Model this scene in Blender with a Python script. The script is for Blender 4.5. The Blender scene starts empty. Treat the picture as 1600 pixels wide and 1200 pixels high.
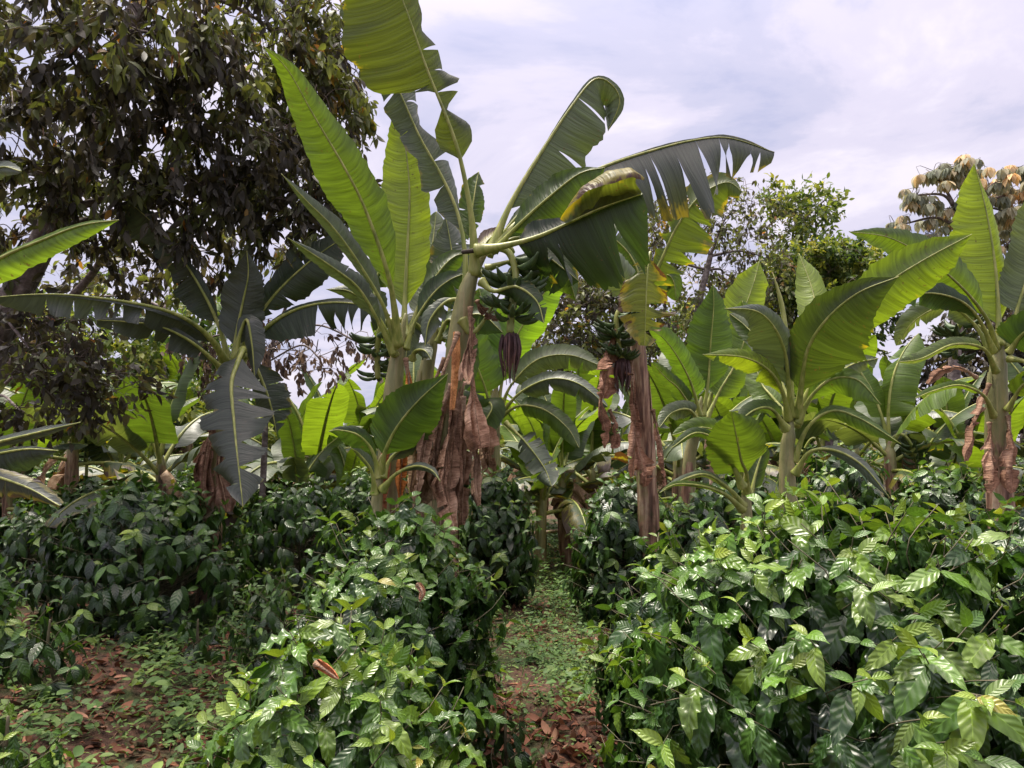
import bpy, math, random
import numpy as np
from mathutils import Vector, Matrix

# ------------------------------------------------------------------ camera, world, sun, exposure
scene = bpy.context.scene
col = scene.collection
FPX = 1142.0; PITCH = math.radians(4.3); CAMZ = 1.7
cam_d = bpy.data.cameras.new('camera'); cam = bpy.data.objects.new('camera', cam_d); col.objects.link(cam)
cam_d.sensor_width = 36; cam_d.lens = 36*FPX/1600; cam_d.clip_end = 2000; cam_d.clip_start = 0.05
cam.location = (0, 0, CAMZ); cam.rotation_euler = (math.radians(90)+PITCH, 0, 0)
scene.camera = cam
SUN_EL = math.radians(70); SUN_AZ = math.radians(-50)      # azimuth from +Y, positive to +X
scene.view_settings.view_transform = 'Standard'; scene.view_settings.look = 'None'
scene.view_settings.exposure = 1.30; scene.view_settings.gamma = 1.0
scene.cycles.max_bounces = 7; scene.cycles.diffuse_bounces = 4; scene.cycles.glossy_bounces = 3
scene.cycles.transmission_bounces = 5

W = bpy.data.worlds.new('World'); scene.world = W; W.use_nodes = True
nt = W.node_tree; nt.nodes.clear()
def N(t, kind, **kw):
    n = t.nodes.new(kind)
    for k, v in kw.items():
        if k.startswith('i_'): n.inputs[k[2:].replace('_', ' ')].default_value = v
        else: setattr(n, k, v)
    return n
def mth(t, op, a, b=None, clamp=False):
    n = t.nodes.new('ShaderNodeMath'); n.operation = op; n.use_clamp = clamp
    for i, s in enumerate((a, b)):
        if s is None: continue
        if isinstance(s, (int, float)): n.inputs[i].default_value = s
        else: t.links.new(s, n.inputs[i])
    return n.outputs[0]
def mixc(t, f, a, b, mode='MIX'):
    n = t.nodes.new('ShaderNodeMix'); n.data_type = 'RGBA'; n.blend_type = mode; n.clamp_factor = True
    for idx, s in ((0, f), (6, a), (7, b)):
        if isinstance(s, (int, float)): n.inputs[idx].default_value = s
        elif isinstance(s, tuple): n.inputs[idx].default_value = (s+(1,))[:4]
        else: t.links.new(s, n.inputs[idx])
    return n.outputs[2]
def ramp(t, f, stops, interp='LINEAR'):
    n = t.nodes.new('ShaderNodeValToRGB'); r = n.color_ramp; r.interpolation = interp
    while len(r.elements) > 1: r.elements.remove(r.elements[-1])
    r.elements[0].position = stops[0][0]; r.elements[0].color = (stops[0][1]+(1,))[:4]
    for p, c in stops[1:]:
        e = r.elements.new(p); e.color = (c+(1,))[:4]
    t.links.new(f, n.inputs[0]); return n.outputs[0]
def noise(t, vec, scale, detail=3, rough=.5, dist=0):
    n = N(t, 'ShaderNodeTexNoise'); n.inputs['Scale'].default_value = scale; n.inputs['Detail'].default_value = detail
    n.inputs['Roughness'].default_value = rough; n.inputs['Distortion'].default_value = dist
    if vec is not None: t.links.new(vec, n.inputs['Vector'])
    return n.outputs[0]
sky = N(nt, 'ShaderNodeTexSky'); sky.sky_type = 'NISHITA'; sky.sun_disc = False
sky.sun_elevation = SUN_EL; sky.sun_rotation = SUN_AZ; sky.air_density = 1.0; sky.dust_density = 2.0
tc = N(nt, 'ShaderNodeTexCoord'); sep = N(nt, 'ShaderNodeSeparateXYZ'); nt.links.new(tc.outputs['Generated'], sep.inputs[0])
zz = mth(nt, 'MAXIMUM', sep.outputs[2], 0.0)
den = mth(nt, 'ADD', zz, 0.22)
cmb = N(nt, 'ShaderNodeCombineXYZ')
nt.links.new(mth(nt, 'DIVIDE', sep.outputs[0], den), cmb.inputs[0]); nt.links.new(mth(nt, 'DIVIDE', sep.outputs[1], den), cmb.inputs[1])
n1 = noise(nt, cmb.outputs[0], 1.9, 7, .56, .5)
cl = ramp(nt, n1, [(.36, (5.4, 5.5, 7.7)), (.46, (6.7, 6.5, 8.4)), (.54, (8.3, 7.7, 9.3)), (.66, (10.2, 9.4, 10.4))], 'EASE')
# veil of cloud is brighter round the hidden sun and towards the zenith
sd = N(nt, 'ShaderNodeVectorMath', operation='DOT_PRODUCT'); nt.links.new(tc.outputs['Generated'], sd.inputs[0])
sd.inputs[1].default_value = (math.sin(SUN_AZ)*math.cos(SUN_EL), math.cos(SUN_AZ)*math.cos(SUN_EL), math.sin(SUN_EL))
glow = mth(nt, 'POWER', mth(nt, 'MAXIMUM', sd.outputs['Value'], 0.0), 22.0)
up = mth(nt, 'POWER', zz, 5.0)
gain = mth(nt, 'ADD', 0.40, mth(nt, 'ADD', mth(nt, 'MULTIPLY', glow, .7), mth(nt, 'MULTIPLY', up, 2.6)))
gv = N(nt, 'ShaderNodeVectorMath', operation='SCALE'); nt.links.new(cl, gv.inputs[0]); nt.links.new(gain, gv.inputs['Scale'])
skyc = mixc(nt, 0.93, sky.outputs[0], gv.outputs[0])
skyc = mixc(nt, mth(nt, 'MULTIPLY', up, 1.6, True), skyc, mixc(nt, 1.0, skyc, (1.12, 1.0, .80), 'MULTIPLY'))
bg = N(nt, 'ShaderNodeBackground'); bg.inputs[1].default_value = 0.1; nt.links.new(skyc, bg.inputs[0])
wo = N(nt, 'ShaderNodeOutputWorld'); nt.links.new(bg.outputs[0], wo.inputs[0])

sl = bpy.data.lights.new('sun', 'SUN'); so = bpy.data.objects.new('sun', sl); col.objects.link(so)
sl.energy = 2.6; sl.angle = math.radians(12); sl.color = (1, .93, .80)
sv = Vector((math.sin(SUN_AZ)*math.cos(SUN_EL), math.cos(SUN_AZ)*math.cos(SUN_EL), math.sin(SUN_EL)))
so.rotation_euler = sv.to_track_quat('Z', 'Y').to_euler(); so.location = (0, 0, 30)

# ------------------------------------------------------------------ geometry helpers
RT = np.array((1., 0, 0)); FW = np.array((0, math.cos(PITCH), math.sin(PITCH))); UP = np.array((0, -math.sin(PITCH), math.cos(PITCH)))
CAM = np.array((0, 0, CAMZ))
def P(x, y, d): return CAM + FW*d + RT*((x-800)/FPX*d) + UP*((600-y)/FPX*d)
def gz(x, y):
    return (0.035*np.sin(x*1.7+.4)*np.cos(y*1.3) + 0.02*np.sin(x*4.1+y*2.7) + 0.012*np.sin(x*9.3-y*7.7)
            + 0.10*np.exp(-((x+3.2)**2/2.0+(y-5.6)**2/1.6)))
def ground(px, d):
    p = P(px, 700, d); return np.array((p[0], p[1], float(gz(p[0], p[1]))))
def norm(a):
    a = np.asarray(a, float); n = np.linalg.norm(a, axis=-1, keepdims=True); return a/np.maximum(n, 1e-9)

def link_mesh(name, V, F, mats, at=None, tint=None, parent=None, origin=None, smooth=True, midx=None):
    V = np.asarray(V, np.float32); F = np.asarray(F, np.int32)
    if origin is not None: V = V - np.asarray(origin, np.float32)
    me = bpy.data.meshes.new(name)
    nv, nf = len(V), len(F); k = F.shape[1]
    me.vertices.add(nv); me.vertices.foreach_set('co', V.ravel())
    me.loops.add(nf*k); me.loops.foreach_set('vertex_index', F.ravel())
    me.polygons.add(nf); me.polygons.foreach_set('loop_start', np.arange(0, nf*k, k, dtype=np.int32))
    if smooth: me.polygons.foreach_set('use_smooth', np.ones(nf, bool))
    me.update(calc_edges=True)
    if at is not None:
        a = me.attributes.new('lf', 'FLOAT_VECTOR', 'POINT'); a.data.foreach_set('vector', np.asarray(at, np.float32).ravel())
    if tint is not None:
        a = me.attributes.new('tint', 'FLOAT', 'POINT'); a.data.foreach_set('value', np.asarray(tint, np.float32).ravel())
    if not isinstance(mats, (list, tuple)): mats = [mats]
    for m in mats: me.materials.append(m)
    if midx is not None: me.polygons.foreach_set('material_index', np.asarray(midx, np.int32))
    me.validate()
    o = bpy.data.objects.new(name, me); col.objects.link(o)
    if parent is not None: o.parent = parent
    return o
def empty(name, loc, label=None, cat=None, group=None):
    o = bpy.data.objects.new(name, None); col.objects.link(o); o.location = tuple(float(v) for v in loc); o.empty_display_size = .1
    tag(o, label, cat, group); return o
def tag(o, label=None, cat=None, group=None, kind=None):
    for k, v in (('label', label), ('category', cat), ('group', group), ('kind', kind)):
        if v: o[k] = v
    return o
def copy_tree(o, parent=None):
    c = o.copy(); col.objects.link(c)
    if parent is not None: c.parent = parent
    for ch in list(o.children): copy_tree(ch, c)
    return c

class Acc:                                   # collects quads of one mesh
    def __init__(s): s.V = []; s.F = []; s.A = []; s.T = []; s.n = 0
    def add(s, V, F, A=None, T=None):
        V = np.asarray(V, float); s.V.append(V); s.F.append(np.asarray(F)+s.n)
        s.A.append(np.zeros((len(V), 3)) if A is None else np.asarray(A, float)); s.T.append(np.zeros(len(V)) if T is None else np.broadcast_to(np.asarray(T, float), (len(V),)))
        s.n += len(V)
    def build(s, name, mat, parent=None, origin=None, smooth=True):
        return link_mesh(name, np.concatenate(s.V), np.concatenate(s.F), mat, np.concatenate(s.A), np.concatenate(s.T), parent, origin, smooth)

def spline(pts, n):                          # Catmull-Rom through pts, resampled evenly
    p = np.asarray(pts, float)
    if len(p) == 2: return p[0]+(p[1]-p[0])*np.linspace(0, 1, n)[:, None]
    q = np.vstack([2*p[0]-p[1], p, 2*p[-1]-p[-2]]); out = []
    for i in range(1, len(q)-2):
        t = np.linspace(0, 1, 16, endpoint=False)[:, None]; a, b, c, d = q[i-1], q[i], q[i+1], q[i+2]
        out.append(.5*((2*b)+(-a+c)*t+(2*a-5*b+4*c-d)*t**2+(-a+3*b-3*c+d)*t**3))
    out = np.vstack(out+[p[-1:]])
    s = np.r_[0, np.cumsum(np.linalg.norm(np.diff(out[:, :3], axis=0), axis=1))]; u = np.linspace(0, s[-1], n)
    return np.stack([np.interp(u, s, out[:, k]) for k in range(out.shape[1])], 1)

def grid_faces(a, b, closed=False):
    i, j = np.meshgrid(np.arange(a-1), np.arange(b if closed else b-1), indexing='ij'); j2 = (j+1) % b
    return np.stack([i*b+j, (i+1)*b+j, (i+1)*b+j2, i*b+j2], -1).reshape(-1, 4)

def tube(C, R, seg=8, lump=0, rng=None, twist=0):
    C = np.asarray(C, float); n = len(C); R = np.broadcast_to(np.asarray(R, float), (n,))
    T = norm(np.gradient(C, axis=0)); ref = np.array((0.31, .95, .02)) if abs(T[:, 1]).mean() < .8 else np.array((1., 0, .1))
    A = norm(np.cross(T, ref)); B = np.cross(T, A); th = np.linspace(0, 2*math.pi, seg, endpoint=False)
    rr = R[:, None]*np.ones(seg)
    if lump and rng is not None:
        rr = rr*(1+lump*np.interp(np.arange(n), np.arange(0, n+4, 4), rng.standard_normal(len(np.arange(0, n+4, 4))))[:, None]*.5+lump*rng.standard_normal((1, seg))*.6)
    V = C[:, None, :]+rr[..., None]*(np.cos(th)[None, :, None]*A[:, None, :]+np.sin(th)[None, :, None]*B[:, None, :])
    L = np.r_[0, np.cumsum(np.linalg.norm(np.diff(C, axis=0), axis=1))]
    At = np.stack([np.repeat(L[:, None], seg, 1), np.repeat(th[None]/6.2832, n, 0), np.full((n, seg), rng.random() if rng is not None else .5)], -1)
    F = grid_faces(n, seg, True)
    V = V.reshape(-1, 3); At = At.reshape(-1, 3)
    # round cap at both ends
    V = np.vstack([V, C[0]-T[0]*R[0]*.4, C[-1]+T[-1]*R[-1]*.6]); At = np.vstack([At, At[0], At[-2]])
    a, b = n*seg, n*seg+1; k = np.arange(0, seg, 2)
    F = np.vstack([F, np.stack([np.full(len(k), a), k, (k+1) % seg, (k+2) % seg], 1), np.stack([np.full(len(k), b), (n-1)*seg+(k+2) % seg, (n-1)*seg+(k+1) % seg, (n-1)*seg+k], 1)])
    return V, F, At

# ------------------------------------------------------------------ materials
def new_mat(name):
    m = bpy.data.materials.new(name); m.use_nodes = True; t = m.node_tree; t.nodes.clear()
    out = N(t, 'ShaderNodeOutputMaterial'); return m, t, out
def bump(t, h, strength, dist=.01):
    b = N(t, 'ShaderNodeBump'); b.inputs['Strength'].default_value = strength; b.inputs['Distance'].default_value = dist
    t.links.new(h, b.inputs['Height']); return b.outputs[0]
def leaf_shader(t, out, base, trans, rough, nrm=None, tf=.4, spec=.5):
    p = N(t, 'ShaderNodeBsdfPrincipled'); p.inputs['Specular IOR Level'].default_value = spec
    if isinstance(base, tuple): p.inputs['Base Color'].default_value = base+(1,)
    else: t.links.new(base, p.inputs['Base Color'])
    if isinstance(rough, (int, float)): p.inputs['Roughness'].default_value = rough
    else: t.links.new(rough, p.inputs['Roughness'])
    tr = N(t, 'ShaderNodeBsdfTranslucent')
    if isinstance(trans, tuple): tr.inputs[0].default_value = trans+(1,)
    else: t.links.new(trans, tr.inputs[0])
    if nrm is not None: t.links.new(nrm, p.inputs['Normal'])
    m = N(t, 'ShaderNodeMixShader')
    if isinstance(tf, (int, float)): m.inputs[0].default_value = tf
    else: t.links.new(tf, m.inputs[0])
    t.links.new(p.outputs[0], m.inputs[1]); t.links.new(tr.outputs[0], m.inputs[2]); t.links.new(m.outputs[0], out.inputs[0])
def attr(t, name):
    return N(t, 'ShaderNodeAttribute', attribute_name=name)

def mat_banana_leaf():
    m, t, out = new_mat('banana_leaf_blade'); a = attr(t, 'lf'); s = N(t, 'ShaderNodeSeparateXYZ'); t.links.new(a.outputs['Vector'], s.inputs[0])
    u, v = s.outputs[0], s.outputs[1]; oi = N(t, 'ShaderNodeObjectInfo'); g = N(t, 'ShaderNodeTexCoord')
    av = mth(t, 'ABSOLUTE', v)
    uu = mth(t, 'ADD', u, mth(t, 'MULTIPLY', mth(t, 'MULTIPLY', av, av), -.06))
    c = N(t, 'ShaderNodeCombineXYZ'); t.links.new(mth(t, 'MULTIPLY', uu, 55), c.inputs[0]); t.links.new(mth(t, 'MULTIPLY', v, .8), c.inputs[1]); t.links.new(mth(t, 'MULTIPLY', oi.outputs['Random'], 40), c.inputs[2])
    st = noise(t, c.outputs[0], 1.0, 2, .55)
    c2 = N(t, 'ShaderNodeCombineXYZ'); t.links.new(mth(t, 'MULTIPLY', uu, 8), c2.inputs[0]); t.links.new(mth(t, 'MULTIPLY', v, .6), c2.inputs[1]); t.links.new(mth(t, 'MULTIPLY', oi.outputs['Random'], 31), c2.inputs[2])
    st2 = noise(t, c2.outputs[0], 1.0, 2, .5)
    big = noise(t, g.outputs['Object'], 2.3, 2, .5)
    k = mth(t, 'MULTIPLY', mth(t, 'ADD', .25, mth(t, 'MULTIPLY', st, 1.5)), mth(t, 'ADD', .72, mth(t, 'MULTIPLY', st2, .56)))
    k = mth(t, 'MULTIPLY', k, mth(t, 'ADD', .8, mth(t, 'MULTIPLY', big, .4)))
    sc = N(t, 'ShaderNodeVectorMath', operation='SCALE'); t.links.new(oi.outputs['Color'], sc.inputs[0]); t.links.new(k, sc.inputs['Scale'])
    base = sc.outputs[0]
    # yellow then brown dead margin, only as far in as the leaf's alpha says
    e = mth(t, 'ADD', av, mth(t, 'MULTIPLY', mth(t, 'SUBTRACT', noise(t, c2.outputs[0], 1.6, 4, .7), .5), 1.3))
    e = mth(t, 'ADD', e, mth(t, 'MULTIPLY', mth(t, 'SUBTRACT', noise(t, g.outputs['Object'], 7, 3, .6), .5), .9))
    e = mth(t, 'SUBTRACT', mth(t, 'ADD', e, mth(t, 'MULTIPLY', oi.outputs['Alpha'], 1.5)), 1.45)
    fy = mth(t, 'MULTIPLY', mth(t, 'ADD', e, .28), 5, True); fb = mth(t, 'MULTIPLY', mth(t, 'SUBTRACT', e, .06), 9, True)
    base = mixc(t, mth(t, 'MULTIPLY', fy, .85), base, (.22, .19, .02)); base = mixc(t, fb, base, (.07, .035, .022))
    spn = noise(t, g.outputs['Object'], 38, 2, .6); base = mixc(t, mth(t, 'MULTIPLY', mth(t, 'MULTIPLY', mth(t, 'SUBTRACT', mth(t, 'ADD', spn, mth(t, 'MULTIPLY', big, .25)), .80), 16, True), .8), base, (.06, .04, .02))
    tr = N(t, 'ShaderNodeVectorMath', operation='MULTIPLY'); t.links.new(base, tr.inputs[0]); tr.inputs[1].default_value = (2.05, 1.8, .55)
    wx = N(t, 'ShaderNodeAttribute', attribute_name='wax'); wx.attribute_type = 'OBJECT'; wax = wx.outputs['Fac']
    cd = mixc(t, mth(t, 'ADD', .06, mth(t, 'MULTIPLY', wax, .4)), base, mixc(t, st, (.05, .062, .05), (.13, .15, .125)))
    nrm = bump(t, mth(t, 'ADD', st, mth(t, 'MULTIPLY', st2, 1.5)), .5, .012)
    leaf_shader(t, out, cd, tr.outputs[0], mth(t, 'ADD', .36, mth(t, 'MULTIPLY', big, .2)), nrm, mth(t, 'SUBTRACT', .48, mth(t, 'MULTIPLY', wax, .34)), .6)
    return m
def mat_attr_leaf(name, stops, rough, tf, spec, vein=0., transgain=(1.9, 1.8, .8), mott=.3):
    m, t, out = new_mat(name); a = attr(t, 'lf'); s = N(t, 'ShaderNodeSeparateXYZ'); t.links.new(a.outputs['Vector'], s.inputs[0])
    ti = attr(t, 'tint'); base = ramp(t, ti.outputs['Fac'], stops)
    g = N(t, 'ShaderNodeTexCoord'); ns = noise(t, g.outputs['Object'], 18, 2, .6)
    k = mth(t, 'MULTIPLY', mth(t, 'ADD', 1-mott/2, mth(t, 'MULTIPLY', ns, mott)), mth(t, 'ADD', .7, mth(t, 'MULTIPLY', s.outputs[2], .6)))
    h = None
    if vein:
        ph = mth(t, 'SUBTRACT', mth(t, 'MULTIPLY', s.outputs[0], vein), mth(t, 'MULTIPLY', mth(t, 'ABSOLUTE', s.outputs[1]), 1.3))
        h = mth(t, 'SINE', mth(t, 'MULTIPLY', ph, 6.2832)); vv = mth(t, 'POWER', mth(t, 'ABSOLUTE', h), 2.0)
        rib = mth(t, 'SUBTRACT', 1.0, mth(t, 'MULTIPLY', mth(t, 'ABSOLUTE', s.outputs[1]), 14), True)
        k = mth(t, 'MULTIPLY', k, mth(t, 'ADD', mth(t, 'ADD', .92, mth(t, 'MULTIPLY', h, .03)), mth(t, 'MULTIPLY', rib, .6)))
    sc = N(t, 'ShaderNodeVectorMath', operation='SCALE'); t.links.new(base, sc.inputs[0]); t.links.new(k, sc.inputs['Scale'])
    tr = N(t, 'ShaderNodeVectorMath', operation='MULTIPLY'); t.links.new(sc.outputs[0], tr.inputs[0]); tr.inputs[1].default_value = transgain
    nrm = bump(t, h, .5, .0015) if h is not None else None
    leaf_shader(t, out, sc.outputs[0], tr.outputs[0], rough, nrm, tf, spec); return m
def mat_streak(name, c1, c2, c3, rough=.6, su=3, sv=26, bs=.6, objcol=False):      # streaks along a stalk
    m, t, out = new_mat(name); a = attr(t, 'lf'); s = N(t, 'ShaderNodeSeparateXYZ'); t.links.new(a.outputs['Vector'], s.inputs[0])
    g = N(t, 'ShaderNodeTexCoord'); mp = N(t, 'ShaderNodeMapping'); mp.inputs['Scale'].default_value = (sv, sv, su); t.links.new(g.outputs['Object'], mp.inputs[0])
    n = noise(t, mp.outputs[0], 1, 4, .6, .3); n2 = noise(t, g.outputs['Object'], 5, 4, .65)
    c = ramp(t, n, [(.3, c1), (.5, c2), (.7, c3)])
    if objcol:
        oi = N(t, 'ShaderNodeObjectInfo'); hi = mth(t, 'ADD', mth(t, 'MULTIPLY', mth(t, 'SUBTRACT', n2, .5), 1.1), attr(t, 'tint').outputs['Fac'])
        c = mixc(t, mth(t, 'MULTIPLY', mth(t, 'SUBTRACT', hi, .4), 5, True), c, ramp(t, n, [(.3, (.04, .02, .015)), (.44, (.16, .08, .055)), (.56, (.34, .21, .14)), (.68, (.52, .40, .29))]))
    c = mixc(t, mth(t, 'MULTIPLY', mth(t, 'SUBTRACT', n2, .56), 5, True), c, (c1[0]*.5, c1[1]*.5, c1[2]*.5))
    p = N(t, 'ShaderNodeBsdfPrincipled'); p.inputs['Roughness'].default_value = rough; t.links.new(c, p.inputs['Base Color'])
    t.links.new(bump(t, mth(t, 'ADD', n, n2), bs, .015), p.inputs['Normal']); t.links.new(p.outputs[0], out.inputs[0]); return m
M_BLADE = mat_banana_leaf()
M_RIB = mat_streak('banana_midrib', (.14, .18, .035), (.24, .27, .06), (.36, .36, .12), .45, 4, 30, .2)
M_PSEUDO = mat_streak('banana_stem_sheath', (.12, .12, .045), (.22, .22, .09), (.30, .24, .12), .5, 2.2, 22, .7, True)
M_DRY = None
def mat_dry():
    m, t, out = new_mat('dry_banana_leaf'); a = attr(t, 'lf'); s = N(t, 'ShaderNodeSeparateXYZ'); t.links.new(a.outputs['Vector'], s.inputs[0])
    c = N(t, 'ShaderNodeCombineXYZ'); t.links.new(mth(t, 'MULTIPLY', s.outputs[0], 70), c.inputs[0]); t.links.new(mth(t, 'MULTIPLY', s.outputs[1], 2), c.inputs[1]); t.links.new(s.outputs[2], c.inputs[2])
    n = noise(t, c.outputs[0], 1, 3, .6); g = N(t, 'ShaderNodeTexCoord'); n2 = noise(t, g.outputs['Object'], 6, 4, .65)
    oi = N(t, 'ShaderNodeObjectInfo')
    b = ramp(t, mth(t, 'ADD', mth(t, 'MULTIPLY', n, .28), mth(t, 'MULTIPLY', n2, .72)), [(.3, (.07, .045, .035)), (.40, (.21, .13, .085)), (.52, (.40, .275, .19)), (.64, (.62, .48, .36))])
    b = mixc(t, 1.0, b, oi.outputs['Color'], 'MULTIPLY')
    nrm = bump(t, mth(t, 'ADD', n, mth(t, 'MULTIPLY', n2, 2)), .8, .02)
    leaf_shader(t, out, b, b, .75, nrm, .22, .2); return m
M_DRY = mat_dry()
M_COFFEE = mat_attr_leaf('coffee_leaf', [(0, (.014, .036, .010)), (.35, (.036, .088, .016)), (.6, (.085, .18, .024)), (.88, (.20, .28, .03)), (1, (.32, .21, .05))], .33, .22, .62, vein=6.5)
M_TREE = mat_attr_leaf('shade_tree_leaf', [(0, (.032, .029, .022)), (.3, (.058, .052, .038)), (.6, (.10, .125, .04)), (.85, (.20, .23, .07)), (.93, (.3, .13, .03)), (1, (.16, .08, .05))], .5, .32, .35)
M_GREEN = mat_attr_leaf('bright_tree_leaf', [(0, (.03, .06, .018)), (.4, (.08, .13, .03)), (.7, (.19, .22, .045)), (1, (.34, .32, .07))], .5, .35, .35)
M_TAN = mat_attr_leaf('tan_backed_leaf', [(0, (.18, .21, .15)), (.45, (.36, .38, .27)), (.6, (.50, .42, .26)), (.85, (.66, .47, .24)), (1, (.7, .5, .25))], .6, .42, .3, transgain=(1.3, 1.1, .8))
M_DEADLEAF = mat_attr_leaf('hanging_dead_leaf', [(0, (.09, .065, .055)), (.6, (.20, .15, .12)), (1, (.32, .25, .19))], .8, .2, .2, transgain=(1.2, 1, .8))
M_WEED = mat_attr_leaf('weed_leaf', [(0, (.04, .085, .024)), (.5, (.10, .18, .05)), (1, (.21, .29, .07))], .55, .3, .3, transgain=(1.5, 1.5, .8))
M_LITTER = mat_attr_leaf('litter_leaf', [(0, (.05, .026, .018)), (.4, (.14, .06, .036)), (.75, (.26, .12, .07)), (1, (.36, .24, .16))], .8, .12, .2, transgain=(1, .9, .7))
M_TWIG = mat_streak('twig_bark', (.05, .035, .028), (.09, .065, .05), (.14, .11, .085), .8, 8, 14, .6)
M_BARK = mat_streak('lichened_bark', (.06, .045, .04), (.14, .11, .10), (.30, .26, .25), .85, 14, 12, 1.0)
M_CSTEM = mat_streak('coffee_stem', (.05, .045, .025), (.09, .08, .04), (.14, .12, .07), .7, 8, 20, .5)
M_FRUIT = mat_streak('green_banana_skin', (.018, .032, .01), (.045, .085, .022), (.08, .13, .035), .5, 3, 22, .4)
M_BUD = mat_streak('banana_flower', (.03, .012, .014), (.07, .03, .03), (.15, .07, .055), .65, 3, 30, 1.0)
M_CUT = mat_streak('dried_cut_end', (.015, .01, .01), (.04, .03, .02), (.06, .04, .03), .8, 8, 8, .8)

# ------------------------------------------------------------------ banana building blocks
LIME = (.155, .235, .016); YOUNG = (.088, .155, .018); MID = (.043, .082, .014); DEEP = (.026, .056, .013); DARK = (.016, .034, .010); DK = (.018, .032, .016); DG = (.028, .040, .027); GREY = (.045, .072, .034); PALE = (.085, .125, .05); YEL = (.17, .19, .02)
WAX = {GREY: .85, DG: .7, DK: .3, PALE: .45, DARK: .15}
def wprof(t, base=.10, tip=1.0):
    a = np.clip(t/base, 0, 1); b = np.clip((1-t)/.42, 0, 1)
    return (1-(1-a)**2)**.55*(1-(1-b)**2.2)**.75
def blade(C, SL, SR, WL, WR, rng, tl=0, tr=0, flop=0., wave=.05, m=7, ragged=.0, gap=.012, crumple=0):
    acc = Acc(); n = len(C); T = norm(np.gradient(C, axis=0)); L = np.r_[0, np.cumsum(np.linalg.norm(np.diff(C, axis=0), axis=1))]
    tot = L[-1]
    for sgn, S, Wd, nt_ in ((1, SL, WL, tl), (-1, SR, WR, tr)):
        if isinstance(nt_, (list, tuple)): cuts = [int(c*n) for c in nt_]
        else: cuts = sorted(rng.choice(np.arange(4, n-4), size=min(nt_, n-10), replace=False)) if nt_ else []
        cuts = [c for i, c in enumerate(cuts) if (i == 0 or c-cuts[i-1] > 1)]
        bnd = [0]+list(cuts)+[n-1]; ph = rng.random(6)*6.28; cutp = {c: (rng.uniform(.0, .5), gap*rng.uniform(.3, 2.4)) for c in cuts}
        v = np.linspace(0, 1, m+1)
        for a, b in zip(bnd[:-1], bnd[1:]):
            idx = np.arange(a, b+1); k = len(idx)
            c = C[idx]; s = S[idx]; w = Wd[idx].copy(); t = T[idx]; l = L[idx]
            w = w*(1+ragged*rng.uniform(-1, .3))
            w = w*(1+.035*rng.standard_normal(k)*(m > 5))
            if ragged: w = w*(1+ragged*.5*np.interp(np.arange(k), np.arange(0, k+5, 5), rng.standard_normal(len(np.arange(0, k+5, 5)))))
            Nn = norm(np.cross(t, s)); f = np.linspace(-1, 1, k)
            sh = lambda q: (np.clip((v-q)/(1-q), 0, 1)**.65)[None]
            closing = np.zeros((k, m+1)); ff = ((f+1)/2)[:, None]
            if a != 0: closing = closing+cutp[a][1]*sh(cutp[a][0])*(1-ff)
            if b != n-1: closing = closing-cutp[b][1]*sh(cutp[b][0])*ff
            sl_ = max(l[-1]-l[0], .01); closing = np.clip(closing, -.40*sl_, .40*sl_)
            pt = c[:, None]+s[:, None]*(w[:, None]*v[None])[..., None]
            pt = pt+t[:, None]*((w[:, None]*.10*v[None]**1.5)+closing)[..., None]
            tw = rng.standard_normal()*.22 if cuts else 0; sw = rng.standard_normal()*.16 if cuts else 0
            und = wave*(np.sin(l*9+ph[0])+.6*np.sin(l*21+ph[1])+.35*np.sin(l*43+ph[2]))
            nd = (und[:, None]*v[None]**1.6+tw*v[None]**2.5+sw*f[:, None]*v[None]**2.5-.10*np.sin(v[None]*math.pi))*np.minimum(np.abs(w), .35)[:, None]
            if crumple:
                gr = np.arange(0, k+6, 6); fold = np.stack([np.interp(np.arange(k), gr, rng.standard_normal(len(gr))) for _ in range(m+1)], 1)
                nd = nd+crumple*np.maximum(np.abs(w), .02)[:, None]*(fold*.8*v[None]+1.9*np.sin(v[None]*8+ph[3]+l[:, None]*2.5)*np.sqrt(v[None]))
                pt = pt-s[:, None]*((w*.3)[:, None]*(v[None]**2)*(1+np.sin(l*7+ph[4])[:, None]))[..., None]
            pt = pt+Nn[:, None]*nd[..., None]
            pt[..., 2] -= flop*(np.abs(w)[:, None]*v[None]**2)*(1+.35*(rng.standard_normal() if cuts else 0))
            at = np.stack([np.repeat(l[:, None], m+1, 1), np.repeat(v[None]*sgn, k, 0), np.full((k, m+1), rng.random()*5)], -1)
            F = grid_faces(k, m+1)
            if sgn < 0: F = F[:, ::-1]
            acc.add(pt.reshape(-1, 3), F, at.reshape(-1, 3))
    return acc
seedc = [100]; DS = 1.0
def widths(w, tb, dd):
    if isinstance(w, (int, float)): ww = w*wprof(tb)
    else:
        ks = np.linspace(0, 1, len(w)); ww = np.interp(tb, ks, w)
        if w[0] == 0: pass
    return ww/FPX*dd
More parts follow.
